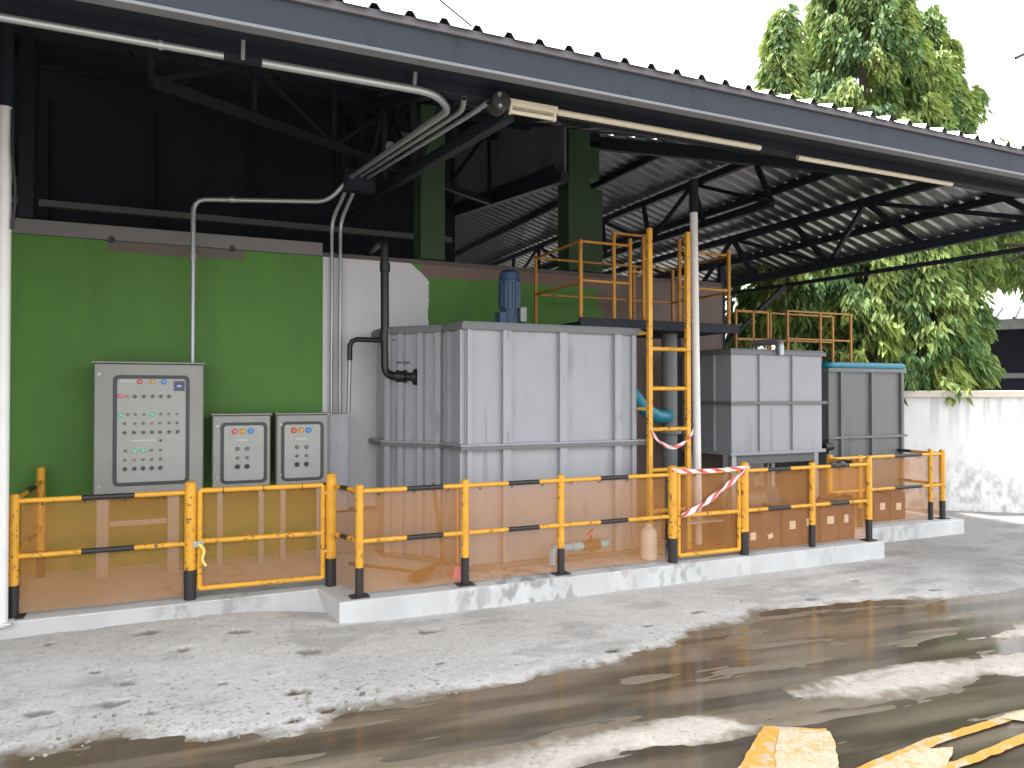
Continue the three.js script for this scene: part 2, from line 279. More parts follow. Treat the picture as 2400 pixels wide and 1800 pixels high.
// rubble along the wet edge, too much to count
{
  const R = rng(77), g = new THREE.IcosahedronGeometry(1, 0), p = g.attributes.position; for (let i = 0; i < p.count; i++) { const a = 0.75 + 0.5 * hash(Math.round(p.getX(i) * 90), Math.round(p.getY(i) * 90 + p.getZ(i) * 70)); p.setXYZ(i, p.getX(i) * a, p.getY(i) * a * 0.7, p.getZ(i) * a); } g.computeVertexNormals();
  const N = 620, im = new THREE.InstancedMesh(g, std([0.34, 0.33, 0.31], 0.95), N), m = new THREE.Matrix4(), q = new THREE.Quaternion(), c = new THREE.Color(); let k = 0;
  while (k < N) { const x = lerp(-1.6, 4.6, Math.pow(R(), 1.7)), z = shore(x) + (R() * 0.9 - 0.06) * (x < 1.2 ? 0.55 : 0.3); if (R() > 0.15 && x > 1.6) { if (R() < 0.75) continue; } const r = 0.002 + 0.011 * Math.pow(R(), 4) * (x < 1.3 ? 1.5 : 0.8); q.setFromEuler(new THREE.Euler(R() * 6, R() * 6, R() * 6)); m.compose(P(x, groundY(x, z) + r * 0.3, z), q, new THREE.Vector3(r, r, r)); im.setMatrixAt(k, m); const b = 0.45 + 0.75 * R(); im.setColorAt(k, c.setRGB(b, b * 0.97, b * 0.92)); k++; }
  im.name = 'gravel'; im.castShadow = im.receiveShadow = true; im.userData = { kind: 'stuff', label: 'loose gravel and cement crumbs along the puddle edge', category: 'gravel' }; scene.add(im);
}

// ---------- the building wall behind ----------
const WX0 = -9, WX1 = 6.78;
{
  const t = thing('building_wall', 'long bright green wall with a white painted section behind the tanks', 'wall', [-1, 0, 8.03]);
  const tex = colourTex(2048, 512, (u, v) => {
    const x = lerp(WX0, WX1, u), y = v * 3.12, e = 0.05 * (fbm(x * 6, y * 6, 3) - 0.5), n = 0.88 + 0.24 * fbm(x * 1.7, y * 1.7, 4) * (0.9 + 0.2 * vnoise(x * 40, y * 40));
    const roll = (0.94 + 0.12 * fbm(x * 12, y * 2, 3)) * (1 - 0.07 * sstep(0.55, 0.75, fbm(x * 9 + 5, y * 0.9, 4))) * (1 - 0.25 * sstep(0.6, 0.75, fbm(x * 7, y * 7, 4)) * sstep(0.5, 0.1, y));
    let c = [0.072 * n * roll, 0.205 * n * roll, 0.027 * n];
    const edge = y > 2.7 ? 2.60 - (y > 2.93 ? (y - 2.93) * 1.2 : 0) : 2.585;
    if (x > 1.41 + e * 0.2 && x < edge + e) c = [0.60, 0.60, 0.62].map((q) => q * (0.8 + 0.25 * n));
    else if (x > 4.78 + e * 2 + 0.12 * fbm(y * 3, 2, 2)) c = [0.15, 0.105, 0.09].map((q) => q * (0.7 + 0.5 * fbm(x * 4, y * 4, 4)));
    else if (x > 2.5 && y > 2.98 + e * 0.5) c = [0.17, 0.115, 0.095].map((q) => q * n);
    else if (x > -0.62 && x < 0.62 && y > 3.02 + e * 0.7) c = [0.13, 0.105, 0.085].map((q) => q * n);
    return c;
  });
  tex.wrapS = tex.wrapT = THREE.ClampToEdgeWrapping;
  const g = uvBox(box(WX0, WX1, 0, 3.12, 8.03, 8.18, 0)), p = g.attributes.position, uv = g.attributes.uv; for (let i = 0; i < p.count; i++) uv.setXY(i, (p.getX(i) - WX0) / (WX1 - WX0), p.getY(i) / 3.12);
  part(t, 'painted_face', g, new THREE.MeshStandardMaterial({ map: tex, roughness: 0.62, bumpMap: grit, bumpScale: 0.002 }));
  part(t, 'top_beam', box(WX0, 1.40, 3.122, 3.26, 7.99, 8.19), std([0.20, 0.19, 0.19], 0.85, { map: speck }), null, 1);
  part(t, 'top_beam', box(1.402, WX1, 3.122, 3.17, 8.03, 8.18), std([0.12, 0.10, 0.095], 0.85, { map: speck }), null, 1);
  for (const x of [-0.58, 0.5]) part(t, 'bolt_hole', cyl(P(x, 3.13, 7.985), P(x, 3.13, 8.03), 0.03), M.black);
  part(t, 'plinth', box(1.46, 2.03, 0.002, 0.43, 7.72, 8.027, 0.01), std([0.30, 0.27, 0.24], 0.9, { map: speck }), null, 1);
}
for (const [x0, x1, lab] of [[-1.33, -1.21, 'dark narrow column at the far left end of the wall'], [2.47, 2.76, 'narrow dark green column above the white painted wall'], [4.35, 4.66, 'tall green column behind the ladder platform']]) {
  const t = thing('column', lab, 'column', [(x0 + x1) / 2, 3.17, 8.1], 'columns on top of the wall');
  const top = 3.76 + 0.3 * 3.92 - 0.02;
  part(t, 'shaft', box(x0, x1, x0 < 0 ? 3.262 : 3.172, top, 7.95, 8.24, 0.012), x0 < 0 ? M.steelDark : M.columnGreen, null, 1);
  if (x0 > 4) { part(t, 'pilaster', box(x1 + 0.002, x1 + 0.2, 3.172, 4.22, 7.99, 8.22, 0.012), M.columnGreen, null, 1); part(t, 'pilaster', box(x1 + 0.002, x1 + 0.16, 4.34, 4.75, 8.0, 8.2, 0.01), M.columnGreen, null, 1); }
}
{
  const t = thing('back_partition', 'dark board partition high behind the green wall', 'partition', [-2, 0, 11]);
  { const bs = new THREE.Shape([[-9, 0], [3.98, 0], [3.98, 5.36], [2.47, 5.8], [-9, 5.8]].map(([x, y]) => new THREE.Vector2(x, y))), q = new THREE.ExtrudeGeometry(bs, { depth: 0.1, bevelEnabled: false }); q.translate(0, 0, -11.1); part(t, 'board', q, M.darkBoard, null, 1); }
  for (let x = -4; x < 4; x += 1.22) part(t, 'batten', box(x, x + 0.05, 2.6, 5.4, 10.96, 10.998, 0), M.steelDark, null, 1);
  part(t, 'rail', box(-9, 3.9, 4.02, 4.1, 10.9, 10.998, 0), M.rim, null, 1);
}

single('rear_wall', uvBox(box(-9, 9.4, -0.21, 3.7, 24.05, 24.25, 0), 0.5), std([0.12, 0.115, 0.11], 0.9, { map: speck }), 'plain grey wall closing the far back of the canopy', 'wall');

single('side_wall', uvBox(box(-2.5, -2.3, -0.2, 4.4, 5.2, 8.02, 0), 0.5), std([0.25, 0.24, 0.22], 0.9, { map: speck }), 'grey side wall beyond the left edge of the view', 'wall');

// ---------- the canopy roof: front slope and right-hand hip slope ----------
const EZ = 4.0, EX = 9.47, EY = 3.76, SL = 0.3, BZ = 24, RX0 = -9;
{
  const t = thing('canopy_roof', 'dark metal canopy roof with ribbed sheeting over the tanks', 'roof', [4, 3.4, 8]);
  // ribbed sheets: profile across, straight down the slope
  const prof = [[0, 0], [0.128, 0], [0.148, 0.034], [0.176, 0.034], [0.2, 0]], pitch = 0.2;
  function ribSheet(from, to, near, far, place, ySlope) {
    const pos = [], idx = []; let row = 0;
    for (let s = from; s < to - 1e-6; s += pitch) for (let k = 0; k < prof.length - 1; k++) {
      for (const [d, h] of [prof[k], prof[k + 1]]) { const c = Math.min(to, s + d), n = near(c), f = Math.max(n + 0.001, far(c)); for (const a of [n, f]) { const q = place(c, a); pos.push(q[0], EY + ySlope(c, a) + h, -q[1]); } }
      const b = row * 4; idx.push(b, b + 1, b + 3, b, b + 3, b + 2); row++;
    }
    let g = new THREE.BufferGeometry(); g.setAttribute('position', new THREE.Float32BufferAttribute(pos, 3)); g.setIndex(idx); g = g.toNonIndexed(); g.computeVertexNormals(); return g;
  }
  const MZ = (EZ + BZ) / 2, half = MZ - EZ;
  part(t, 'front_sheet', ribSheet(RX0, EX, () => EZ - 0.06, (x) => Math.min(MZ, EZ + (EX - x)), (x, z) => [x, z], (x, z) => SL * (z - EZ)), M.sheet, null, 1);
  part(t, 'side_sheet', ribSheet(EZ, BZ, () => -0.06, (z) => half - Math.abs(z - MZ), (z, a) => [EX - a, z], (z, a) => SL * a), M.sheet, null, 1);
  part(t, 'rear_sheet', ribSheet(RX0, EX, () => 0, (x) => Math.min(half, EX - x), (x, a) => [x, BZ - a], (x, a) => SL * a), M.sheet, null, 1);
  // eave trim
  part(t, 'fascia', box(RX0, EX + 0.03, 3.552, 3.708, 3.985, 4.005, 0.004), M.fascia, null, 0.6);
  part(t, 'fascia', box(EX + 0.005, EX + 0.025, 3.69, 3.735, 4.007, BZ, 0.004), M.fascia, null, 0.6);
  part(t, 'eave_flashing', box(RX0, EX + 0.03, 3.710, 3.757, 3.965, 4.0, 0.003), M.flashing, null, 1);
  part(t, 'fascia_lip', box(RX0, EX + 0.03, 3.530, 3.550, 3.970, 4.05, 0.004), M.rim, null, 1);
  part(t, 'front_beam', box(RX0, EX - 0.05, 3.535, 3.76, 4.36, 4.46, 0.006), M.steelDark, null, 1);
  part(t, 'soffit_board', box(RX0, EX - 0.02, 3.60, 3.615, 4.01, 4.358, 0), M.steelDark, null, 1);
  part(t, 'side_beam', box(EX - 0.09, EX - 0.02, 3.66, 3.74, 4.47, BZ - 0.2, 0.006), M.steelDark, null, 1);
  // purlins
  for (const z of [5.6, 6.8, 8.35, 9.6, 10.8]) part(t, 'purlin', bar(P(RX0, EY + SL * (z - EZ) - 0.055, z), P(EX - (z - EZ) - 0.1, EY + SL * (z - EZ) - 0.055, z), 0.05, 0.09), M.steelDark, null, 1);
  for (const a of [0.75, 2.2, 3.7, 5.0]) part(t, 'purlin', bar(P(EX - a, EY + SL * a - 0.055, EZ + a + 0.1), P(EX - a, EY + SL * a - 0.055, BZ - a - 0.1), 0.05, 0.09), M.steelDark, null, 1);
  part(t, 'hip_rafter', bar(P(EX - 0.1, EY - 0.10, EZ + 0.1), P(EX - half, EY + SL * half - 0.12, MZ), 0.09, 0.16), M.steelDark, null, 1);
  part(t, 'hip_rafter', bar(P(EX - 0.1, EY - 0.10, BZ - 0.1), P(EX - half, EY + SL * half - 0.12, MZ), 0.09, 0.16), M.steelDark, null, 1);
  // lattice trusses
  function truss(name, a0, a1, b0, b1, n, w = 0.075) {   // a: bottom chord ends, b: top chord ends
    const bot = part(t, name, bar(a0, a1, w, w * 1.25), M.steelDark, null, 1);
    part(t, 'top_chord', bar(b0, b1, w, w * 1.2), M.steelDark, bot, 1);
    for (let i = 0; i <= n; i++) {
      const u = i / n, lo = a0.clone().lerp(a1, u), hi = b0.clone().lerp(b1, u);
      part(t, 'web_post', bar(lo, hi, w * 0.7, w * 0.7), M.steelDark, bot, 1);
      if (i < n) { const lo2 = a0.clone().lerp(a1, (i + 1) / n), hi2 = b0.clone().lerp(b1, (i + 1) / n); part(t, 'web_diagonal', i % 2 ? bar(hi, lo2, w * 0.6, w * 0.6) : bar(lo, hi2, w * 0.6, w * 0.6), M.steelDark, bot, 1); }
    }
  }
  truss('truss', P(8, 3.40, 4.55), P(8, 3.40, 21.2), P(8, 4.10, 5.5), P(8, 4.10, 20.4), 12, 0.085);
  truss('truss', P(6.5, 3.95, 6.8), P(6.5, 3.95, 18.2), P(6.5, 4.56, 7.1), P(6.5, 4.56, 17.9), 9);
  truss('truss', P(2.0, 3.52, 4.47), P(2.0, 4.05, 9.9), P(2.0, 3.82, 4.6), P(2.0, 5.40, 9.85), 5);
  truss('truss', P(-1.5, 3.52, 4.47), P(-1.5, 4.05, 9.9), P(-1.5, 3.82, 4.6), P(-1.5, 5.40, 9.85), 5);
  truss('truss', P(-0.2, 4.1, 6.4), P(3.9, 4.3, 9.4), P(-0.2, 4.44, 6.4), P(3.9, 5.3, 9.4), 5, 0.06);
  // grey board clad truss beside the tall column
  const bd = new THREE.Shape([[7.45, 4.16], [15, 4.95], [15, 5.36], [9.45, 5.36], [7.45, 4.72]].map(([z, y]) => new THREE.Vector2(z, y)));
  const bg = new THREE.ExtrudeGeometry(bd, { depth: 0.03, bevelEnabled: false }); bg.rotateY(Math.PI / 2); bg.translate(4.02, 0, 0);
  part(t, 'cladding_board', bg, M.boardGrey, null, 1);
  part(t, 'lower_chord', bar(P(4.0, 4.12, 7.40), P(4.0, 4.94, 15), 0.1, 0.12), M.steelDark, null, 1);
  part(t, 'lower_chord', bar(P(3.9, 4.22, 7.40), P(3.9, 5.02, 15), 0.05, 0.05), M.steelDark, null, 1);
  part(t, 'tie_pipe', cyl(P(8.05, 3.16, 4.6), P(8.05, 3.33, 13.2), 0.028), M.steelDark, null, 1);
  for (const z of [4.6, 8.1, 13.2]) part(t, 'tie_hanger', bar(P(8.05, 3.16 + (z - 4.6) * 0.0198, z), P(8.03, 3.42, z), 0.03, 0.03), M.steelDark, null, 1);
  part(t, 'knee_brace', bar(P(6.86, 2.32, 8.10), P(7.98, 3.22, 8.10), 0.05, 0.05), M.steelDark, null, 1);
  part(t, 'wall_stub', bar(P(6.82, 2.2, 8.10), P(6.82, 3.4, 8.10), 0.07, 0.08), M.steelDark, null, 1);
}

// white posts
for (const [x, z, y1, lab, lean] of [[-1.15, 6.40, 4.30, 'white pipe post at the left edge of the fence', 0.0], [5.15, 6.50, 3.86, 'slender white pipe post beside the yellow ladder', -0.05]]) {
  const t = thing('roof_post', lab, 'post', [x, -0.02, z]);
  part(t, 'tube', cyl(P(x, x < 0 ? -0.02 : 0.0, z), P(x + lean, x < 0 ? 3.74 : 3.62, z), 0.042, 0.042, 20), M.white, null, 1);
  part(t, 'top_sleeve', cyl(P(x + lean, x < 0 ? 3.742 : 3.622, z), P(x + lean, y1 + 0.12, z), 0.05, 0.05, 16), M.steelDark, null, 1);
  part(t, 'base_plate', box(x - 0.07, x + 0.07, 0.001, 0.012, z - 0.07, z + 0.07, 0.002), x < 0 ? M.white : M.rim);
  if (x < 0) part(t, 'cable', smooth([P(x + 0.05, 3.72, z - 0.03), P(x + 0.052, 3.4, z - 0.04), P(x + 0.07, 3.1, z - 0.03), P(x + 0.05, 2.85, z - 0.03)], 0.012, 30), M.black);
}

// ---------- conduits and the lamp under the eave ----------
function conduit(pts, r, mat, label, clips = []) { const t = thing('conduit_pipe', label, 'conduit', [pts[0].x, pts[0].y, -pts[0].z], 'electrical conduits under the canopy'); part(t, 'pipe', pipe(pts, r), mat, null, 1); for (const [a, b] of clips) part(t, 'clip', cyl(a, b, r * 1.35), M.galv); return t; }
conduit([P(0.13, 1.935, 7.75), P(0.13, 3.53, 7.75), P(1.38, 3.61, 7.62), P(1.60, 3.86, 7.5), P(1.60, 3.50, 4.52), P(1.42, 3.50, 4.31), P(0.5, 3.50, 4.31), P(0.42, 3.50, 4.31)], 0.024, M.galv, 'grey conduit looping up from the tall cabinet to the roof', [[P(0.13, 2.95, 7.75), P(0.13, 3.0, 7.75)], [P(0.45, 3.55, 7.7), P(0.50, 3.553, 7.7)], [P(1.6, 3.72, 6), P(1.6, 3.725, 6.05)]]);
conduit([P(-2.6, 3.50, 4.31), P(0.22, 3.50, 4.31)], 0.02, M.galv, 'straight grey conduit along the eave at the upper left', [[P(-0.1, 3.5, 4.31), P(-0.08, 3.5, 4.31)]]);
conduit([P(1.68, 3.87, 7.55), P(1.68, 3.50, 4.5), P(1.62, 3.50, 4.31)], 0.017, M.galv, 'middle of three thin conduits running back under the roof');
conduit([P(1.76, 3.87, 7.55), P(1.76, 3.50, 4.5), P(1.78, 3.50, 4.31)], 0.017, M.galv, 'right of three thin conduits running back under the roof');
conduit([P(1.49, 1.45, 7.96), P(1.49, 3.5, 7.96), P(1.60, 3.83, 7.58)], 0.019, M.galv, 'left one of two upright conduits on the white wall');
conduit([P(1.58, 1.45, 7.96), P(1.58, 3.5, 7.96), P(1.68, 3.83, 7.60)], 0.019, M.galv, 'right one of two upright conduits on the white wall');
conduit([P(2.27, 3.515, 4.31), P(4.0, 3.515, 4.31)], 0.021, M.cream, 'cream conduit running right from the eave lamp');
conduit([P(4.4, 3.50, 4.33), P(6.2, 3.50, 4.33)], 0.019, M.cream, 'thin pale conduit along the eave at the right');
{
  const t = thing('batten_lamp', 'short cream batten lamp fitting under the eave', 'lamp', [2.08, 3.47, 4.30]);
  part(t, 'housing', box(1.91, 2.26, 3.49, 3.535, 4.265, 4.34, 0.006), M.cream, null, 1);
  part(t, 'tube', cyl(P(1.93, 3.462, 4.30), P(2.24, 3.462, 4.30), 0.014), M.cream);
  for (const x of [1.92, 2.235]) part(t, 'lamp_holder', box(x, x + 0.02, 3.445, 3.492, 4.285, 4.315, 0.003), M.cream);
  const j = thing('junction_box', 'round black junction box between the conduits and lamp', 'junction box', [1.84, 3.45, 4.30]);
  part(j, 'case', cyl(P(1.85, 3.50, 4.25), P(1.85, 3.50, 4.36), 0.062, 0.062, 18), M.black); part(j, 'screw', cyl(P(1.83, 3.535, 4.24), P(1.83, 3.535, 4.252), 0.014), M.galv); part(j, 'screw', cyl(P(1.835, 3.465, 4.24), P(1.835, 3.465, 4.252), 0.012), M.galv);
  const k = thing('cable_box', 'dark grey box where conduits meet above the white wall', 'junction box', [1.68, 3.78, 7.5]);
  part(k, 'case', box(1.52, 1.84, 3.72, 3.95, 7.46, 7.62, 0.01), M.steelDark); part(k, 'cover', box(1.54, 1.82, 3.74, 3.93, 7.448, 7.459, 0.004), M.darkBoard);
  for (const [x, z] of [[0.32, 4.33], [1.3, 4.33]]) single('conduit_hanger', bar(P(x, 3.505, z), P(x, 3.605, z - 0.03), 0.025, 0.02), M.rim, x < 1 ? 'small metal hanger holding the eave conduit, left one' : 'small metal hanger holding the eave conduit, right one', 'hanger');
}

// ---------- control cabinets ----------
const glow = (c) => new THREE.MeshPhysicalMaterial({ color: lin(...c), roughness: 0.25, clearcoat: 0.6 });
const lampMat = { red: glow([0.55, 0.10, 0.05]), amber: glow([0.55, 0.33, 0.08]), blue: glow([0.05, 0.25, 0.6]), pink: glow([0.62, 0.14, 0.17]), green: glow([0.22, 0.55, 0.38]), dark: glow([0.03, 0.03, 0.035]), grey: glow([0.12, 0.12, 0.12]) };
const roundRect = (x0, x1, y0, y1, r) => { const s = new THREE.Shape(); s.moveTo(x0 + r, y0); s.lineTo(x1 - r, y0); s.quadraticCurveTo(x1, y0, x1, y0 + r); s.lineTo(x1, y1 - r); s.quadraticCurveTo(x1, y1, x1 - r, y1); s.lineTo(x0 + r, y1); s.quadraticCurveTo(x0, y1, x0, y1 - r); s.lineTo(x0, y0 + r); s.quadraticCurveTo(x0, y0, x0 + r, y0); return s; };
function frameGeo(x0, x1, y0, y1, r, w, z, d) { const s = roundRect(x0, x1, y0, y1, r); s.holes.push(roundRect(x0 + w, x1 - w, y0 + w, y1 - w, r * 0.7)); const g = new THREE.ExtrudeGeometry(s, { depth: d, bevelEnabled: true, bevelThickness: 0.003, bevelSize: 0.003, bevelSegments: 1, curveSegments: 6 }); g.translate(0, 0, -z); return g; }
function cabinet(label, X0, X1, y0, y1, Z0, Z1, gx0, gx1, gy0, gy1, gw, items) {
  const t = thing('control_cabinet', label, 'cabinet', [(X0 + X1) / 2, y0, Z1]);
  part(t, 'body', box(X0, X1, y0, y1, Z0 + 0.03, Z1, 0.008), M.cabinet, null, 1);
  const door = part(t, 'door', box(X0 + 0.006, X1 - 0.006, y0 + 0.006, y1 - 0.006, Z0, Z0 + 0.026, 0.008), M.cabinet, null, 1);
  part(t, 'rain_lip', box(X0 - 0.012, X1 + 0.012, y1 + 0.001, y1 + 0.016, Z0 - 0.015, Z1, 0.004), M.cabinet, null, 1);
  part(t, 'gasket', frameGeo(gx0, gx1, gy0, gy1, 0.05, gw, Z0 + 0.004, 0.014), M.gasket, door);
  const dg = new THREE.ShapeGeometry(roundRect(gx0 + gw * 0.7, gx1 - gw * 0.7, gy0 + gw * 0.7, gy1 - gw * 0.7, 0.03), 4); dg.translate(0, 0, -Z0 + 0.004);
  part(t, 'dial_plate', dg, M.dial, door, 1);
  for (const [kind, x, y, r, mat] of items) {
    if (kind === 'plate') { part(t, 'name_plate', box(x - r, x + r, y - r, y + r, Z0 - 0.012, Z0 - 0.006, 0.003), std([0.06, 0.065, 0.15], 0.4)); const e = new THREE.SphereGeometry(1, 14, 8); e.scale(r * 0.5, r * 0.28, 0.004); e.translate(x, y, -Z0 + 0.013); part(t, 'name_plate_mark', e, std([0.4, 0.45, 0.7], 0.4)); }
    else if (kind === 'lamp') part(t, 'indicator_lamp', merge([cyl(P(x, y, Z0 - 0.003), P(x, y, Z0 - 0.012), r * 1.15, r * 1.15, 12), cyl(P(x, y, Z0 - 0.012), P(x, y, Z0 - 0.024), r, r * 0.7, 12)]), lampMat[mat]);
    else if (kind === 'switch') part(t, 'selector_switch', merge([cyl(P(x, y, Z0 - 0.003), P(x, y, Z0 - 0.012), r, r, 12), box(x - r * 0.28, x + r * 0.28, y - r * 0.9, y + r * 0.9, Z0 - 0.03, Z0 - 0.012, 0.002)]), lampMat[mat]);
    else if (kind === 'strip') part(t, 'label_strip', box(x - r, x + r, y - 0.008, y + 0.008, Z0 - 0.008, Z0 - 0.005, 0), std([0.55, 0.55, 0.5], 0.6));
  }
  const lk = part(t, 'lock', cyl(P(X0 + 0.045, y1 - 0.1, Z0), P(X0 + 0.045, y1 - 0.1, Z0 - 0.012), 0.013), M.galv, door);
  part(t, 'lock', cyl(P(X0 + 0.045, y0 + 0.1, Z0), P(X0 + 0.045, y0 + 0.1, Z0 - 0.012), 0.013), M.galv, door);
  return t;
}
{
  const X = (z) => -0.68 + (z - 75) / 895 * 0.905, Y = (z) => 1.93 - (z - 85) / 1095 * 1.2, it = [];
  for (const [z, m] of [[438, 'red'], [540, 'amber'], [635, 'blue']]) it.push(['lamp', X(z), Y(236), 0.021, m]);
  it.push(['plate', X(762), Y(270), 0.045]);
  it.push(['lamp', X(285), Y(352), 0.02, 'pink']); for (const z of [335, 400, 472, 543, 610, 678]) it.push(['switch', X(z), Y(357), 0.017, z === 335 ? 'red' : 'dark']);
  for (const z of [290, 345, 405, 475, 545, 610, 675, 745]) it.push(z === 290 || z === 545 ? ['lamp', X(z), Y(508), 0.022, 'green'] : ['lamp', X(z), Y(505), 0.011, 'grey']);
  for (const z of [320, 400, 470, 537, 605, 680, 745]) it.push(['lamp', X(z), Y(580), 0.012, z === 537 ? 'red' : 'grey']);
  for (const z of [320, 395, 470, 540, 605, 680, 750]) it.push(['switch', X(z), Y(655), 0.016, 'dark']);
  it.push(['strip', X(470), Y(722), 0.1]); it.push(['lamp', X(610), Y(725), 0.011, 'dark']);
  for (const z of [330, 402, 470, 535, 610]) it.push(z === 402 || z === 470 ? ['lamp', X(z), Y(805), 0.022, 'green'] : ['lamp', X(z), Y(805), 0.012, 'grey']);
  for (const z of [325, 400, 470, 540, 610]) { it.push(['lamp', X(z), Y(880), 0.012, z === 400 ? 'red' : 'grey']); it.push(['switch', X(z), Y(952), 0.019, 'dark']); }
  it.push(['strip', X(340), Y(232), 0.06]);
  const t = cabinet('tall grey control cabinet with rows of buttons on the green wall', -0.68, 0.225, 0.73, 1.93, 7.52, 7.96, X(232), X(845), Y(1090), Y(185), 0.024, it);
  for (const x of [-0.66, -0.08]) part(t, 'leg', box(x, x + 0.10, 0.001, 0.728, 7.6, 7.7, 0.006), M.cabinet, null, 1);
  part(t, 'cross_bar', box(-0.558, -0.082, 0.45, 0.5, 7.62, 7.67, 0.004), M.cabinet, null, 1);
}
for (const [x0, x1, zs, lab, ls] of [[0.303, 0.83, [1070, 485], 'small grey control cabinet next to the tall cabinet', ['pink', 'amber', 'blue']], [0.885, 1.385, [1610, 440], 'small grey control cabinet beside the white painted wall', ['red', 'amber', 'blue']]]) {
  const X = (z) => x0 + (z - zs[0]) / zs[1] * (x1 - x0), Y = (z) => 1.45 - (z - 530) / 590 * 0.69, it = [], first = x0 < 0.5, lx = first ? [1250, 1315, 1385] : [1752, 1815, 1878], cx = first ? [1275, 1355] : [1780, 1860];
  lx.forEach((z, i) => it.push(['lamp', X(z), Y(662), 0.026, ls[i]]));
  for (const z of cx) { it.push(['lamp', X(z), Y(805), 0.018, 'grey'], ['lamp', X(z), Y(878), 0.014, 'grey'], ['switch', X(z), Y(950), 0.024, 'dark']); }
  it.push(['strip', X(cx[0] + 40), Y(735), 0.05]);
  const t = cabinet(lab, x0, x1, 0.76, 1.45, 7.55, 7.9, X(first ? 1140 : 1652), X(first ? 1520 : 2003), Y(1085), Y(592), 0.022, it);
  for (const x of [x0 + 0.05, x1 - 0.1]) part(t, 'leg', box(x, x + 0.05, 0.001, 0.758, 7.65, 7.7, 0.004), M.cabinet, null, 1);
  part(t, 'wall_bracket', box(x0 + 0.05, x1 - 0.05, 1.2, 1.25, 7.902, 8.027, 0.003), M.galv, null, 1);
}
{
  const t = thing('cable_trunking', 'grey cable trunking box between cabinet and white wall', 'trunking', [1.5, 0.5, 7.85]);
  part(t, 'body', box(1.40, 1.62, 0.45, 1.45, 7.70, 8.027, 0.006), M.tank, null, 1);
  part(t, 'cover', box(1.42, 1.60, 0.47, 1.43, 7.69, 7.699, 0.003), M.tank, null, 1);
}

// ---------- tanks ----------
function prism(poly, y0, y1) { const s = new THREE.Shape(poly.map(([x, z]) => new THREE.Vector2(x, z))), g = new THREE.ExtrudeGeometry(s, { depth: y1 - y0, bevelEnabled: false }); g.rotateX(-Math.PI / 2); g.translate(0, y0, 0); return g; }
function grow(poly, d) {                  // outward offset, poly anticlockwise seen with Z up
  const n = poly.length, out = []; for (let i = 0; i < n; i++) { const a = poly[(i + n - 1) % n], b = poly[i], c = poly[(i + 1) % n], n1 = [b[1] - a[1], a[0] - b[0]], n2 = [c[1] - b[1], b[0] - c[0]], l1 = Math.hypot(...n1), l2 = Math.hypot(...n2), u = [n1[0] / l1, n1[1] / l1], v = [n2[0] / l2, n2[1] / l2], k = d / (1 + u[0] * v[0] + u[1] * v[1]); out.push([b[0] + (u[0] + v[0]) * k, b[1] + (u[1] + v[1]) * k]); } return out;
}
function ring(poly, d0, d1, y0, y1) { const s = new THREE.Shape(grow(poly, d1).map(([x, z]) => new THREE.Vector2(x, z))); s.holes.push(new THREE.Path(grow(poly, d0).reverse().map(([x, z]) => new THREE.Vector2(x, z)))); const g = new THREE.ExtrudeGeometry(s, { depth: y1 - y0, bevelEnabled: false }); g.rotateX(-Math.PI / 2); g.translate(0, y0, 0); return g; }
function stiff(t, x, z, nx, nz, y0, y1, w, d, mat) {     // upright channel on a face
  const a = P(x + nx * d / 2, y0, z + nz * d / 2), b = P(x + nx * d / 2, y1, z + nz * d / 2), g = new THREE.BoxGeometry(w, y1 - y0, d - 0.002);
  g.rotateY(Math.atan2(nx, -nz)); g.translate((a.x + b.x) / 2, (y0 + y1) / 2, a.z); part(t, 'stiffener', g, mat, null, 1);
}
{
  const t = thing('settling_tank', 'large pale grey steel tank with a cut corner behind the fence', 'tank', [3.3, 0, 7.2]);
  const poly = [[2.45, 6.5], [4.35, 6.5], [4.35, 7.85], [1.95, 7.85], [1.95, 7.42], [2.40, 6.92]].map((q) => q);
  part(t, 'shell', prism(poly, 0.002, 2.30), M.tank, null, 0.5);
  part(t, 'top_flange', ring(poly, 0.001, 0.05, 2.262, 2.318), M.rim, null, 1);
  part(t, 'mid_flange', ring(poly, 0.001, 0.07, 1.168, 1.182), M.tank, null, 1);
  part(t, 'mid_flange_lip', ring(poly, 0.058, 0.071, 1.128, 1.167), M.tankDark, null, 1);
  part(t, 'base_flange', ring(poly, 0.001, 0.05, 0.003, 0.05), M.rim, null, 1);
  for (const x of [2.49, 2.865, 3.475, 4.11, 4.31]) for (const [a, b] of [[0.052, 1.165], [1.184, 2.26]]) stiff(t, x, 6.5, 0, -1, a, b, x === 2.49 || x === 4.31 ? 0.05 : 0.085, x === 2.49 || x === 4.31 ? 0.035 : 0.05, M.tank);
  const nx = -0.743, nz = -0.669;
  for (const u of [0.08, 0.38, 0.72, 0.95]) for (const [a, b] of [[0.052, 1.165], [1.184, 2.26]]) stiff(t, lerp(2.40, 1.95, u), lerp(6.92, 7.42, u), nx, nz, a, b, 0.06, 0.05, M.tank);
  for (const z of [6.54, 6.80]) for (const [a, b] of [[0.052, 1.165], [1.184, 2.26]]) stiff(t, lerp(2.45, 2.40, (z - 6.5) / 0.42), z, -0.993, -0.118, a, b, 0.06, 0.045, M.tank);
  part(t, 'lid', prism(grow(poly, 0.035), 2.32, 2.335), M.rim, null, 1);
}
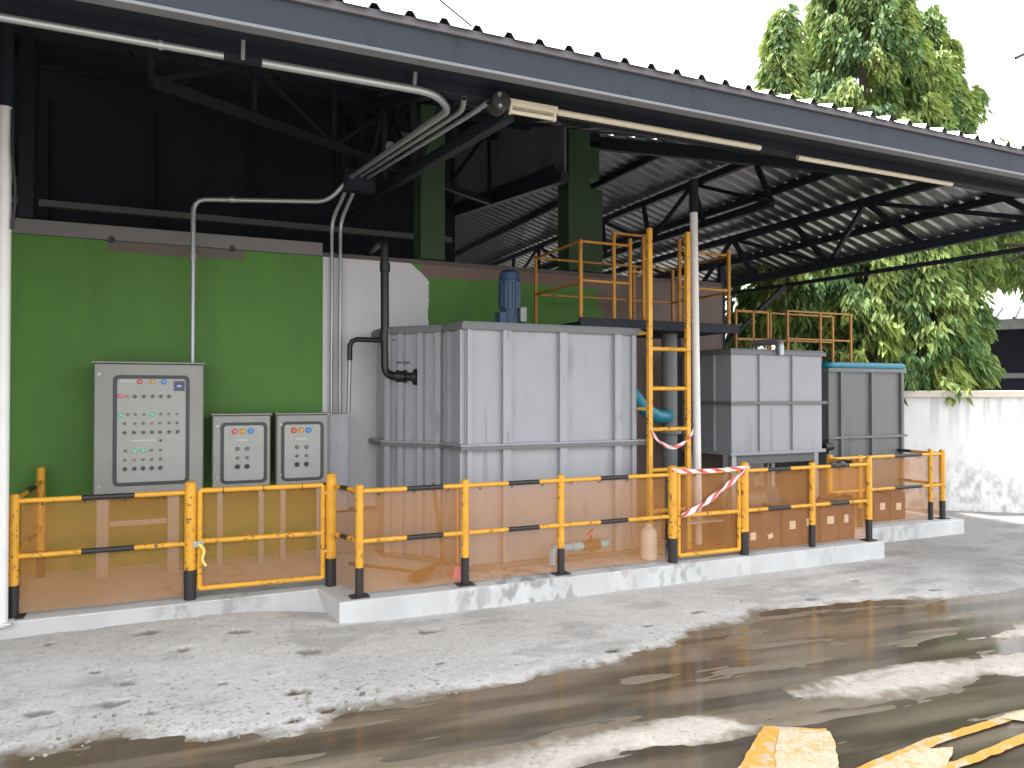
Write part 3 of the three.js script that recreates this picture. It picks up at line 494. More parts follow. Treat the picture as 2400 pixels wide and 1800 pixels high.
{
  const t = thing('raised_tank', 'mid grey square tank standing on legs behind the gate', 'tank', [6.77, 0, 7.5]);
  const poly = [[6.04, 7.0], [7.50, 7.0], [7.50, 7.95], [6.04, 7.95]];
  part(t, 'shell', prism(poly, 0.93, 2.16), M.tank, null, 0.5);
  part(t, 'top_flange', ring(poly, 0.001, 0.04, 2.13, 2.18), M.rim, null, 1);
  part(t, 'mid_flange', ring(poly, 0.001, 0.05, 1.525, 1.56), M.tankDark, null, 1);
  part(t, 'base_flange', ring(poly, 0.001, 0.035, 0.915, 0.955), M.tank, null, 1);
  for (const x of [6.47, 7.0]) for (const [a, b] of [[0.957, 1.528], [1.562, 2.128]]) stiff(t, x, 7.0, 0, -1, a, b, 0.035, 0.03, M.tank);
  for (const z of [7.3, 7.62]) for (const [a, b] of [[0.957, 1.528], [1.562, 2.128]]) stiff(t, 6.04, z, -1, 0, a, b, 0.035, 0.03, M.tank);
  for (const [x, z] of [[6.07, 7.03], [7.4, 7.03], [6.07, 7.85], [7.4, 7.85]]) part(t, 'leg', box(x, x + 0.075, 0.001, 0.914, z, z + 0.075, 0.005), M.galv, null, 1);
  part(t, 'under_beam', box(6.15, 7.39, 0.80, 0.912, 7.03, 7.1, 0.004), M.tankDark, null, 1);
  part(t, 'inlet_pipe', pipe([P(6.75, 2.30, 7.4), P(6.75, 2.30, 6.93), P(6.75, 2.13, 6.93)], 0.04, 0.06), M.galv, null, 1);
  part(t, 'lid', box(6.02, 7.52, 2.182, 2.20, 6.98, 7.97, 0.004), M.rim, null, 1);
}
{
  const t = thing('dark_tank', 'dark grey upright tank with a teal pipe round its rim', 'tank', [8.65, 0, 7.9]);
  const poly = [[7.95, 7.3], [9.36, 7.3], [9.36, 8.5], [7.95, 8.5]];
  part(t, 'shell', prism(poly, 0.002, 2.0), M.tankDark, null, 0.5);
  part(t, 'top_flange', ring(poly, 0.001, 0.045, 1.95, 2.0), M.rim, null, 1);
  part(t, 'mid_flange', ring(poly, 0.001, 0.05, 1.05, 1.08), M.rim, null, 1);
  for (const x of [8.16, 8.74, 9.33]) for (const [a, b] of [[0.01, 1.048], [1.082, 1.948]]) stiff(t, x, 7.3, 0, -1, a, b, 0.05, 0.04, M.tankDark);
  part(t, 'rim_pipe', pipe([P(7.93, 2.04, 8.5), P(7.93, 2.04, 7.28), P(9.38, 2.04, 7.28), P(9.38, 2.04, 8.5)], 0.042, 0.05), M.teal, null, 1);
  part(t, 'drain_valve', merge([cyl(P(7.94, 0.95, 7.24), P(7.80, 0.95, 7.24), 0.05), cyl(P(7.87, 0.95, 7.24), P(7.87, 1.06, 7.24), 0.02)]), M.black);
}
// mixer motor on the large tank
{
  const t = thing('mixer_motor', 'upright blue mixer motor standing on the large tank', 'motor', [3.22, 2.337, 7.2]), c = [3.22, 7.2], v = (y, dx = 0, dz = 0) => P(c[0] + dx, y, c[1] + dz);
  part(t, 'base', cyl(v(2.337), v(2.37), 0.16, 0.16, 20), M.blueMotor); part(t, 'gearbox', merge([cyl(v(2.371), v(2.55), 0.105, 0.09, 18), box(3.08, 3.2, 2.39, 2.52, 7.13, 7.27, 0.01)]), M.blueMotor, null, 1);
  const body = part(t, 'motor_body', cyl(v(2.552), v(2.86), 0.10, 0.10, 24), M.blueMotor, null, 1);
  for (let i = 0; i < 16; i++) { const a = i / 16 * Math.PI * 2; part(t, 'cooling_fin', bar(v(2.57, Math.cos(a) * 0.108, Math.sin(a) * 0.108), v(2.84, Math.cos(a) * 0.108, Math.sin(a) * 0.108), 0.008, 0.02), M.blueMotor, body); }
  part(t, 'fan_cover', merge([cyl(v(2.862), v(2.94), 0.112, 0.105, 24), cyl(v(2.94), v(2.97), 0.105, 0.06, 24)]), M.blueMotor, null, 1);
  part(t, 'terminal_box', box(3.325, 3.40, 2.42, 2.58, 7.14, 7.24, 0.01), M.dial);
}
// pipes on the left of the large tank
{
  const t = thing('inlet_pipe', 'thick black pipe dropping down the white wall into the tank', 'pipe', [1.94, 1.83, 7.4]);
  part(t, 'pipe', pipe([P(1.92, 3.2, 8.7), P(1.92, 3.24, 7.42), P(1.92, 1.84, 7.38), P(2.22, 1.82, 7.13)], 0.043, 0.1, 14), M.blackPipe);
  for (const y of [2.2, 2.9]) part(t, 'coupling', cyl(P(1.92, y, 7.4), P(1.92, y + 0.09, 7.4), 0.054), M.blackPipe);
  const v = part(t, 'valve', merge([cyl(P(2.02, 1.833, 7.29), P(2.10, 1.829, 7.23), 0.065), new THREE.SphereGeometry(0.062, 14, 10).translate(2.06, 1.83, -7.26)]), M.blackPipe);
  part(t, 'valve_handle', merge([cyl(P(2.06, 1.83, 7.26), P(2.06, 1.97, 7.26), 0.014), bar(P(2.0, 1.97, 7.26), P(2.13, 1.97, 7.22), 0.025, 0.015)]), M.blackPipe, v);
  part(t, 'flange', cyl(P(2.17, 1.824, 7.172), P(2.2, 1.822, 7.147), 0.085), M.blackPipe);
  const u = thing('overflow_pipe', 'thin black bent pipe crossing in front of the white wall', 'pipe', [1.6, 2.0, 7.55]);
  part(u, 'pipe', pipe([P(1.62, 2.0, 7.66), P(1.62, 2.22, 7.66), P(1.9, 2.205, 7.5), P(2.12, 2.2, 7.28)], 0.027, 0.09), M.blackPipe);
  part(u, 'lower_pipe', cyl(P(1.62, 1.45, 7.72), P(1.62, 2.01, 7.66), 0.022), M.galv);
}
// hose behind the ladder
{
  const t = thing('teal_hose', 'teal flexible pipe sagging behind the yellow ladder', 'hose', [4.7, 1.3, 6.9]);
  part(t, 'hose', smooth([P(4.34, 1.72, 6.75), P(4.46, 1.66, 6.74), P(4.6, 1.52, 6.75), P(4.8, 1.42, 6.8), P(4.98, 1.40, 6.88), P(5.08, 1.40, 6.95)], 0.075, 60, 14), M.teal);
  part(t, 'collar', cyl(P(4.345, 1.72, 6.75), P(4.40, 1.70, 6.745), 0.095), M.teal);
  const sp = thing('riser_pipe', 'dark upright pipe behind the ladder', 'pipe', [5.14, 0, 7.0]); part(sp, 'pipe', cyl(P(5.14, 0.001, 7.0), P(5.14, 2.34, 7.0), 0.09, 0.09, 18), M.tankDark); part(sp, 'flange', cyl(P(5.14, 1.2, 7.0), P(5.14, 1.24, 7.0), 0.14, 0.14, 18), M.tankDark);
}
// ---------- ladder and landing ----------
{
  const t = thing('access_ladder', 'tall yellow steel ladder fixed beside the large tank', 'ladder', [4.66, 0, 6.36]), Z = 6.34;
  for (const x of [4.41, 4.89]) { const r = part(t, 'rail', bar(P(x, 0.001, Z), P(x, 3.36, Z), 0.05, 0.05, 0.006), M.yellow, null, 1); part(t, 'foot_plate', box(x - 0.05, x + 0.05, 0.0015, 0.01, Z - 0.05, Z + 0.05, 0), M.yellow, r); }
  for (const y of [0.45, 0.87, 1.29, 1.71, 2.12]) part(t, 'rung', cyl(P(4.436, y, Z), P(4.864, y, Z), 0.022), M.yellow, null, 1);
  for (const y of [1.5, 2.28]) part(t, 'wall_bracket', bar(P(4.353, y, 6.52), P(4.40, y, Z + 0.03), 0.03, 0.03), M.yellow);
  const u = thing('landing', 'dark steel landing with yellow guard rails above the tank', 'landing', [4.7, 2.34, 7.1]);
  const deck = part(u, 'deck', box(3.72, 5.72, 2.345, 2.395, 6.56, 7.72, 0.006), M.steelDark, null, 1);
  part(u, 'edge_channel', box(3.70, 5.74, 2.33, 2.43, 6.515, 6.557, 0.004), M.steelDark, null, 1);
  for (const x of [4.6, 5.65]) part(u, 'support_post', box(x, x + 0.08, 0.001, 2.342, 7.55, 7.63, 0.004), M.steelDark, null, 1);
  const posts = [[3.76, 6.62, 3.24], [3.76, 7.66, 3.24], [4.16, 6.62, 3.36], [4.53, 6.62, 3.36], [4.36, 6.62, 3.3], [4.36, 7.66, 3.24], [5.0, 6.62, 3.36], [5.1, 7.66, 3.24], [5.68, 6.62, 3.28], [5.68, 7.66, 3.24]];
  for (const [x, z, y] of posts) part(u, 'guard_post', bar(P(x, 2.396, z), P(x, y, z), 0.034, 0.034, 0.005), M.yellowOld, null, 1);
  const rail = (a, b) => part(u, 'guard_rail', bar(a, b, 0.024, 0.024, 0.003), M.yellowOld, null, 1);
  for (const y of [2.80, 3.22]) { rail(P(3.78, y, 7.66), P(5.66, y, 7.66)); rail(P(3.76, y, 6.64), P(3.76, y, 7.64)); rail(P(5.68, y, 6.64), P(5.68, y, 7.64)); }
  for (const y of [2.82, 3.22]) { rail(P(3.78, y, 6.62), P(4.34, y, 6.62)); rail(P(5.02, y, 6.62), P(5.66, y, 6.62)); }
  rail(P(4.18, 3.34, 6.62), P(4.51, 3.34, 6.62)); rail(P(4.38, 2.95, 6.62), P(4.51, 2.95, 6.62));
}
// guard rails on the far tanks
{
  const t = thing('tank_guard_rail', 'small yellow guard rail above the dark tank', 'railing', [8.6, 2.0, 8.2]);
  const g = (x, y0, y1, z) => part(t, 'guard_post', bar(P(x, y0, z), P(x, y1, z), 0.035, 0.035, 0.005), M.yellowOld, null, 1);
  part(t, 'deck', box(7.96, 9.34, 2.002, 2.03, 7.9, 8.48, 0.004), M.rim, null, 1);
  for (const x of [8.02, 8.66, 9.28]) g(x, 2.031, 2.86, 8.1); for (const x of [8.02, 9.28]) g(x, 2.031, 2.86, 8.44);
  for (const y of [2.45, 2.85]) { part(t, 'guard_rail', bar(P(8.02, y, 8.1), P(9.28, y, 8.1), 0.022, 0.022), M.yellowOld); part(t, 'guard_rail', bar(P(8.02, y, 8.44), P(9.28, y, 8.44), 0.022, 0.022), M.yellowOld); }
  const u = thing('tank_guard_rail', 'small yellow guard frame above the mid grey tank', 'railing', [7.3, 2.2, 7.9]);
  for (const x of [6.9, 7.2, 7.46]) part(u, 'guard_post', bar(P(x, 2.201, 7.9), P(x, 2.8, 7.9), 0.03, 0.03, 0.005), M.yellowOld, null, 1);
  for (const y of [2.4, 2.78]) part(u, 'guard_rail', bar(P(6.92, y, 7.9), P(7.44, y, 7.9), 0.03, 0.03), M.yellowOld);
}

// ---------- fences ----------
const POST_H = 0.9;
function post(t, x, z, r, plate, h = POST_H, foot = 0.24) {
  const p = part(t, 'post', cyl(P(x, foot, z), P(x, h, z), r, r, 16), M.yellow, null, 1);
  part(t, 'black_foot', cyl(P(x, 0.001, z), P(x, foot, z), r * 1.01, r * 1.01, 16), M.black, p);
  part(t, 'post_cap', new THREE.SphereGeometry(r * 1.02, 14, 6, 0, Math.PI * 2, 0, Math.PI / 2).scale(1, 0.5, 1).translate(x, h, -z), M.yellow, p);
  if (plate) part(t, 'base_plate', box(x - 0.075, x + 0.075, 0.0015, 0.012, z - 0.06, z + 0.06, 0.002), M.black, p);
  return p;
}
function railRun(t, x0, z0, x1, z1, y, bands, r = 0.02) {
  const p = part(t, 'rail', cyl(P(x0, y, z0), P(x1, y, z1), r, r, 12), M.yellow, null, 1);
  for (const [a, b] of bands) part(t, 'black_band', cyl(P(lerp(x0, x1, a), y, lerp(z0, z1, a)), P(lerp(x0, x1, b), y, lerp(z0, z1, b)), r * 1.05, r * 1.05, 12), M.black, p);
}
function net(t, x0, z0, x1, z1, y0 = 0.02, y1 = 0.84) {  // a sheet of fine orange netting with slight sag
  const n = 48, m = 10, pos = [], idx = [], uv = []; for (let j = 0; j <= m; j++) for (let i = 0; i <= n; i++) { const u = i / n, v = j / m, dx = x1 - x0, dz = z1 - z0, L = Math.hypot(dx, dz), w = 0.035 * (fbm(u * L * 4 + x0 * 3, v * 1.6 + z0, 3) - 0.5) * Math.sin(v * Math.PI) + 0.006 * Math.sin(u * L * 9); uv.push(u * L * 2, lerp(y0, y1, v) * 2); pos.push(lerp(x0, x1, u) - dz / L * w, lerp(y0, y1, v), -(lerp(z0, z1, u) + dx / L * w)); }
  for (let j = 0; j < m; j++) for (let i = 0; i < n; i++) { const a = j * (n + 1) + i; idx.push(a, a + 1, a + n + 2, a, a + n + 2, a + n + 1); }
  const g = new THREE.BufferGeometry(); g.setAttribute('position', new THREE.Float32BufferAttribute(pos, 3)); g.setAttribute('uv', new THREE.Float32BufferAttribute(uv, 2)); g.setIndex(idx); g.computeVertexNormals(); const nt = part(t, 'netting', g, M.net);
  { const L = Math.hypot(x1 - x0, z1 - z0), k = Math.max(2, Math.round(L / 0.3)); for (let i = 0; i < k; i++) { const u = (i + 0.5) / k; part(t, 'net_tie', new THREE.TorusGeometry(0.027, 0.003, 5, 12).rotateY(Math.atan2(z1 - z0, x1 - x0) + Math.PI / 2).translate(lerp(x0, x1, u), y1 + 0.005, -(lerp(z0, z1, u) - 0.012 * (x1 - x0) / L)), M.black, nt); } }
}
{
  const t = thing('safety_fence', 'yellow and black rail fence with orange net before the tall cabinet', 'fence', [-0.5, 0, 6.53]);
  post(t, -1.10, 6.53, 0.036, true); post(t, -1.12, 7.86, 0.036, false, 0.98);
  for (const y of [0.45, 0.86]) { railRun(t, -1.07, 6.53, 0.06, 6.53, y, [[0.36, 0.68]]); railRun(t, -1.10, 6.56, -1.12, 7.83, y, [[0.4, 0.7]]); }
  net(t, -1.06, 6.555, 0.05, 6.555); net(t, -1.125, 6.58, -1.145, 7.83);
}
{
  const t = thing('fence_gate', 'wide yellow gate with orange net before the two small cabinets', 'gate', [0.66, 0, 6.5]);
  post(t, 0.10, 6.53, 0.046, false, 0.93); post(t, 1.215, 6.49, 0.046, false, 0.95);
  const f = (a, b) => part(t, 'frame_bar', cyl(a, b, 0.022, 0.022, 12), M.yellow, null, 1);
  f(P(0.17, 0.08, 6.53), P(0.17, 0.87, 6.53)); f(P(1.145, 0.08, 6.49), P(1.145, 0.87, 6.49));
  for (const y of [0.08, 0.46, 0.87]) f(P(0.17, y, 6.53), P(1.145, y, 6.49));
  for (const y of [0.3, 0.8]) { part(t, 'hinge', cyl(P(1.15, y, 6.485), P(1.20, y, 6.485), 0.02), M.yellow); }
  part(t, 'latch', box(0.12, 0.2, 0.42, 0.47, 6.49, 6.51, 0.004), M.galv);
  net(t, 0.19, 6.545, 1.13, 6.505, 0.1, 0.86);
  single('cloth_tie', smooth([P(0.16, 0.45, 6.48), P(0.20, 0.40, 6.465), P(0.19, 0.32, 6.47), P(0.215, 0.27, 6.47)], 0.014, 20, 6), std([0.75, 0.62, 0.15], 0.8), 'pale yellow cloth tie knotted round the wide gate', 'tie');
}
{
  const t = thing('safety_fence', 'long yellow and black rail fence with orange net before the large tank', 'fence', [3, 0, 6.03]), A = [[0.13, 0.235], [0.435, 0.535], [0.745, 0.845]];
  const xs = [1.36, 2.28, 3.22]; for (const x of xs) post(t, x, 6.04, 0.034, true);
  railRun(t, 1.36, 6.04, 4.40, 6.01, 0.86, A); railRun(t, 1.36, 6.04, 4.40, 6.01, 0.45, A);
  for (const y of [0.45, 0.86]) railRun(t, 1.24, 6.46, 1.36, 6.07, y, [[0.3, 0.6]]);
  net(t, 1.37, 6.065, 4.38, 6.035); net(t, 1.25, 6.44, 1.37, 6.08);
}
{
  const t = thing('fence_gate', 'narrow yellow gate wound with red and white tape', 'gate', [4.9, 0, 6.0]);
  post(t, 4.44, 6.0, 0.046, false, 0.93); post(t, 5.33, 5.99, 0.046, false, 0.93);
  const f = (a, b) => part(t, 'frame_bar', cyl(a, b, 0.022, 0.022, 12), M.yellow, null, 1);
  f(P(4.51, 0.06, 6.0), P(4.51, 0.87, 6.0)); f(P(5.26, 0.06, 5.99), P(5.26, 0.87, 5.99)); for (const y of [0.06, 0.45, 0.87]) f(P(4.51, y, 6.0), P(5.26, y, 5.99));
  for (const y of [0.25, 0.75]) part(t, 'hinge', cyl(P(5.265, y, 5.97), P(5.32, y, 5.97), 0.02), M.yellow);
  net(t, 4.53, 6.015, 5.24, 6.005, 0.08, 0.86);
}
{
  const t = thing('safety_fence', 'yellow and black rail fence with orange net before the plum boxes', 'fence', [6.2, 0, 5.99]);
  post(t, 6.27, 5.99, 0.034, false); post(t, 7.12, 5.98, 0.036, true, 0.93);
  for (const y of [0.45, 0.86]) { railRun(t, 5.375, 5.99, 7.12, 5.98, y, [[0.15, 0.33], [0.66, 0.82]]); railRun(t, 7.12, 6.0, 7.2, 6.6, y, [[0.35, 0.65]]); }
  net(t, 5.38, 6.015, 7.09, 6.005); net(t, 7.13, 6.02, 7.2, 6.58);
}
{
  const t = thing('safety_fence', 'short yellow rail fence with orange net in front of the dark tank', 'fence', [8.2, 0, 6.65]);
  post(t, 7.24, 6.64, 0.036, false); post(t, 7.75, 6.64, 0.03, false, 0.88); post(t, 9.02, 6.62, 0.03, false, 0.92); post(t, 9.25, 6.62, 0.036, true); post(t, 9.3, 8.1, 0.036, false);
  for (const y of [0.45, 0.86]) { railRun(t, 7.24, 6.64, 9.25, 6.62, y, [[0.55, 0.8]]); railRun(t, 9.25, 6.65, 9.3, 8.07, y, [[0.3, 0.6]]); }
  net(t, 7.27, 6.665, 9.22, 6.645); net(t, 9.28, 6.66, 9.33, 8.06);
}
single('black_cloth', (() => { const g = new THREE.SphereGeometry(1, 20, 10, 0, Math.PI * 2, 0, Math.PI * 0.62); g.scale(0.15, 0.045, 0.035); const p = g.attributes.position; for (let i = 0; i < p.count; i++) p.setY(i, p.getY(i) + 0.012 * Math.sin(p.getX(i) * 40)); g.computeVertexNormals(); g.translate(6.66, 0.868, -5.985); return g; })(), M.black, 'black cloth hung over the top rail above the plum boxes', 'cloth');

// barrier tape, red and white
{
  const tape = (pts, w, rep) => {
    const c = new THREE.CatmullRomCurve3(pts), n = 60, pos = [], uv = [], idx = []; let L = c.getLength();
    for (let i = 0; i <= n; i++) { const p = c.getPoint(i / n), a = 0.5 * Math.sin(i * 0.35), dy = Math.cos(a) * w / 2, dz = Math.sin(a) * w / 2; pos.push(p.x, p.y - dy, p.z - dz, p.x, p.y + dy, p.z + dz); uv.push(i / n * L * rep, 0, i / n * L * rep, 1); if (i < n) { const k = i * 2; idx.push(k, k + 1, k + 3, k, k + 3, k + 2); } }
    const g = new THREE.BufferGeometry(); g.setAttribute('position', new THREE.Float32BufferAttribute(pos, 3)); g.setAttribute('uv', new THREE.Float32BufferAttribute(uv, 2)); g.setIndex(idx); g.computeVertexNormals(); return g;
  };
  const tm = std([1, 1, 1], 0.5, { side: THREE.DoubleSide, map: colourTex(128, 32, (u, v) => ((u * 4 + v * 0.5) % 1 < 0.42 ? [0.62, 0.09, 0.10] : [0.75, 0.66, 0.66])) });
  single('barrier_tape', tape([P(5.30, 0.86, 5.94), P(5.1, 0.74, 5.95), P(4.9, 0.62, 5.95), P(4.7, 0.52, 5.95), P(4.52, 0.46, 5.96)], 0.06, 1.2), tm, 'red and white tape slanting across the narrow gate', 'tape');
  single('barrier_tape', tape([P(4.40, 0.905, 5.955), P(4.7, 0.885, 5.965), P(5.0, 0.885, 5.965), P(5.37, 0.90, 5.945)], 0.045, 1.2), tm, 'red and white tape wound along the gate top rail', 'tape');
  single('barrier_tape', tape([P(4.40, 1.28, 6.31), P(4.5, 1.17, 6.30), P(4.66, 1.10, 6.30), P(4.8, 1.14, 6.30), P(4.91, 1.22, 6.31), P(5.06, 1.33, 6.45)], 0.04, 1.2), tm, 'loose tape sagging across the ladder to the post', 'tape');
}

// ---------- small things on the slab ----------
{
  const lab = ['with one low label beside the narrow gate', 'with a slanted half hidden label', 'with a large square label, third from the gate', 'with a square label left of the fence post', 'with a wide label right of the fence post', 'at the right end, with a narrow upright label'];
  const xs = [5.42, 5.69, 5.97, 6.25, 6.52, 6.81];
  xs.forEach((x, i) => {
    const h = [0.36, 0.40, 0.42, 0.42, 0.43, 0.45][i], w = 0.255, z0 = 6.10 + 0.02 * (i % 2), t = thing('plum_box', 'dark plum box ' + lab[i], 'box', [x + w / 2, 0, z0 + 0.16], 'row of plum boxes behind the fence');
    part(t, 'carton', box(x, x + w, 0.001, h, z0, z0 + 0.32, 0.012), M.plum, null, 1);
    const lw = [0.075, 0.07, 0.085, 0.07, 0.10, 0.065][i], lh = [0.08, 0.05, 0.09, 0.08, 0.085, 0.09][i], ly = [0.15, 0.13, 0.23, 0.24, 0.245, 0.24][i], lx = x + w * [0.5, 0.45, 0.5, 0.42, 0.55, 0.45][i], g = new THREE.BoxGeometry(lw, lh, 0.003); g.rotateZ(i === 1 ? 0.3 : 0); g.translate(lx, ly, -z0 + 0.002);
    part(t, 'label_sticker', g, M.label);
    part(t, 'lid_seam', box(x + 0.004, x + w - 0.004, h + 0.0005, h + 0.006, z0 + 0.005, z0 + 0.315, 0.002), M.plum, null, 1);
  });
  const more = [[8.20, 'left of two plum boxes in front of the dark tank'], [8.50, 'right of two plum boxes in front of the dark tank']];
  more.forEach(([x, l], i) => { const t = thing('plum_box', l, 'box', [x + 0.14, 0, 6.95], 'row of plum boxes behind the fence'); part(t, 'carton', box(x, x + 0.28, 0.001, 0.33 + i * 0.02, 6.8, 7.1, 0.012), M.plum, null, 1); part(t, 'label_sticker', box(x + 0.1, x + 0.19, 0.15 - i * 0.02, 0.24 - i * 0.02, 6.797, 6.80, 0), M.label); part(t, 'lid_seam', box(x + 0.004, x + 0.276, 0.3305 + i * 0.02, 0.336 + i * 0.02, 6.805, 7.095, 0.002), M.plum); });
  // open wooden crate behind the narrow gate
  const c = thing('open_crate', 'brown open crate behind the narrow gate', 'crate', [5.05, 0, 6.4]), wood = std([0.22, 0.13, 0.08], 0.8, { map: speck });
  part(c, 'side_board', box(4.78, 4.80, 0.001, 0.36, 6.24, 6.56, 0.003), M.plum, null, 1); part(c, 'side_board', box(5.30, 5.38, 0.001, 0.38, 6.24, 6.56, 0.003), M.plum, null, 1); part(c, 'back_board', box(4.802, 5.298, 0.001, 0.3, 6.54, 6.56, 0.003), wood, null, 1); part(c, 'base_board', box(4.802, 5.298, 0.001, 0.03, 6.24, 6.538, 0.003), wood, null, 1); part(c, 'shelf', box(4.802, 5.298, 0.30, 0.32, 6.26, 6.56, 0.003), M.galv, null, 1);
  // white canister
  const k = thing('canister', 'cream plastic canister at the foot of the narrow gate', 'canister', [4.27, 0, 6.2]), cm = std([0.68, 0.62, 0.55], 0.45);
  part(k, 'body', new THREE.LatheGeometry([[0, 0.001], [0.075, 0.001], [0.082, 0.02], [0.082, 0.13], [0.078, 0.15], [0.082, 0.17], [0.08, 0.28], [0.05, 0.32], [0.03, 0.33], [0, 0.33]].map(([a, b]) => new THREE.Vector2(a, b)), 20).translate(4.30, 0, -6.2), cm); part(k, 'cap', cyl(P(4.30, 0.33, 6.2), P(4.30, 0.36, 6.2), 0.032), cm);
  // drain pipe and valve at the foot of the large tank
  const d = thing('drain_pipe', 'pale blue drain pipe with a red handled valve by the tank foot', 'pipe', [3.55, 0.1, 6.35]);
  part(d, 'pipe', pipe([P(3.28, 0.02, 6.33), P(3.28, 0.17, 6.33), P(3.92, 0.17, 6.33), P(3.92, 0.17, 6.45)], 0.035, 0.05), M.paleBlue);
  const vv = part(d, 'valve_body', merge([cyl(P(3.62, 0.17, 6.33), P(3.80, 0.17, 6.33), 0.05), new THREE.SphereGeometry(0.065, 14, 10).translate(3.71, 0.17, -6.33)]), std([0.12, 0.06, 0.03], 0.5)); part(d, 'valve_handle', merge([cyl(P(3.71, 0.2, 6.33), P(3.71, 0.27, 6.32), 0.012), bar(P(3.66, 0.275, 6.32), P(3.72, 0.33, 6.31), 0.03, 0.014)]), std([0.5, 0.05, 0.04], 0.5), vv);
  part(d, 'socket', cyl(P(3.50, 0.17, 6.33), P(3.60, 0.17, 6.33), 0.043), M.paleBlue);
  // brooms and dustpan
  const R = rng(5);
  const b = thing('grass_broom', 'brown grass broom leaning on the tank corner', 'broom', [2.15, 0, 6.4]);
  part(b, 'handle', cyl(P(2.20, 0.16, 6.36), P(2.13, 0.84, 6.46), 0.016), std([0.13, 0.075, 0.035], 0.7), null, 1);
  const bl = []; for (let i = 0; i < 160; i++) { const a = (R() - 0.5) * 1.3, l = 0.34 + 0.1 * R(), y = 0.004 + R() * 0.05, s = P(2.21 + (R() - 0.5) * 0.03, 0.17 + (R() - 0.5) * 0.03, 6.36 + (R() - 0.5) * 0.02); bl.push(cyl(s, P(2.21 - Math.cos(a) * l + 0.06, y, 6.36 - Math.sin(a) * 0.22 - 0.05), 0.003, 0.0015, 4, false)); } part(b, 'bristles', merge(bl), std([0.13, 0.078, 0.03], 0.9)).userData.kind = 'stuff';
  const s2 = thing('stick', 'brown stick lying on the slab behind the fence', 'stick', [1.85, 0, 6.9]); part(s2, 'rod', cyl(P(1.52, 0.016, 7.2), P(2.0, 0.016, 6.62), 0.015, 0.013), std([0.13, 0.075, 0.035], 0.7), null, 1);
  const e = thing('dustpan', 'pink dustpan with an orange stick handle by the tank corner', 'dustpan', [2.33, 0, 6.36]);
  part(e, 'handle', cyl(P(2.33, 0.12, 6.37), P(2.365, 0.82, 6.47), 0.011), std([0.75, 0.26, 0.06], 0.5)); part(e, 'pan', (() => { const g = new THREE.BoxGeometry(0.16, 0.1, 0.14, 4, 4, 4), p = g.attributes.position; for (let i = 0; i < p.count; i++) { const u = (p.getY(i) + 0.05) / 0.1; p.setX(i, p.getX(i) * (1 - 0.45 * u)); p.setZ(i, p.getZ(i) * (1 - 0.4 * u)); } g.computeVertexNormals(); g.translate(2.33, 0.052, -6.34); return g; })(), std([0.75, 0.13, 0.25], 0.45));
  // pump under the raised tank
  const q = thing('pump', 'dark pump unit standing under the raised tank', 'pump', [6.75, 0, 7.4]);
  part(q, 'base_frame', box(6.35, 7.2, 0.001, 0.09, 7.2, 7.6, 0.006), M.tankDark, null, 1); part(q, 'motor', cyl(P(6.4, 0.28, 7.4), P(6.85, 0.28, 7.4), 0.14, 0.14, 20), M.tankDark, null, 1); part(q, 'volute', cyl(P(6.95, 0.28, 7.33), P(6.95, 0.28, 7.48), 0.19, 0.19, 22), M.blueMotor, null, 1); part(q, 'discharge_pipe', pipe([P(7.05, 0.35, 7.4), P(7.05, 0.7, 7.4), P(7.05, 0.92, 7.4)], 0.04), M.galv); part(q, 'coupling', cyl(P(6.85, 0.28, 7.4), P(6.95, 0.28, 7.4), 0.05), M.galv); part(q, 'foot', box(6.5, 6.75, 0.09, 0.16, 7.3, 7.5, 0.004), M.tankDark, null, 1); part(q, 'foot', box(6.9, 7.0, 0.09, 0.16, 7.35, 7.47, 0.004), M.tankDark, null, 1);
}

// ---------- right-hand boundary wall ----------
{
  const t = thing('boundary_wall', 'stained white boundary wall with a coping beyond the tanks', 'wall', [11.2, -0.2, 7.9]);
  const A = [15.4, 4.2], B = [7.4, 11.2], L = Math.hypot(B[0] - A[0], B[1] - A[1]), ux = (B[0] - A[0]) / L, uz = (B[1] - A[1]) / L, ang = Math.atan2(uz, ux);
  const tex = colourTex(1024, 512, (u, v) => { const x = u * 6, y = v * 2.2, n = fbm(x * 3, y * 3, 5), low = sstep(1.35, 0.1, y + (fbm(x * 4, y * 4 + 9, 4) - 0.5) * 1.1), run = sstep(0.56, 0.72, fbm(x * 14, y * 0.8 + 3, 4)) * sstep(0.9, 1.9, y) * 0.5, mold = Math.max(sstep(0.34, 0.80, fbm(x * 14 + 2, y * 9, 5)) * low * 0.8, run), b = 0.78 * (0.88 + 0.2 * n); return [lerp(b, 0.26, mold * 0.8), lerp(b, 0.25, mold * 0.8), lerp(b * 1.01, 0.235, mold * 0.8)]; });
  const wm = std([1, 1, 1], 0.85, { map: tex, bumpMap: grit, bumpScale: 0.004 });
  const place = (g) => { g.rotateY(ang); g.translate(A[0], 0, -A[1]); return g; };   // built along +x then turned
  const wb = new THREE.BoxGeometry(L, 1.82, 0.12).translate(L / 2, 0.68, 0); { const p = wb.attributes.position, uv = wb.attributes.uv; for (let i = 0; i < p.count; i++) uv.setXY(i, p.getX(i) / 6, (p.getY(i) + 0.23) / 2.2); }
  part(t, 'wall_panel', place(wb), wm);
  part(t, 'coping', place(new RoundedBoxGeometry(L + 0.1, 0.11, 0.24, 1, 0.012).translate(L / 2, 1.648, 0)), std([0.66, 0.60, 0.52], 0.85, { map: speck }), null, 0.7);
  for (const d of [1.2, 4.15, 7.1, 10]) part(t, 'pillar', place(new RoundedBoxGeometry(0.24, 1.79, 0.2, 1, 0.01).translate(d, 0.695, 0)), std([0.70, 0.68, 0.64], 0.85, { map: speck }), null, 1);
}
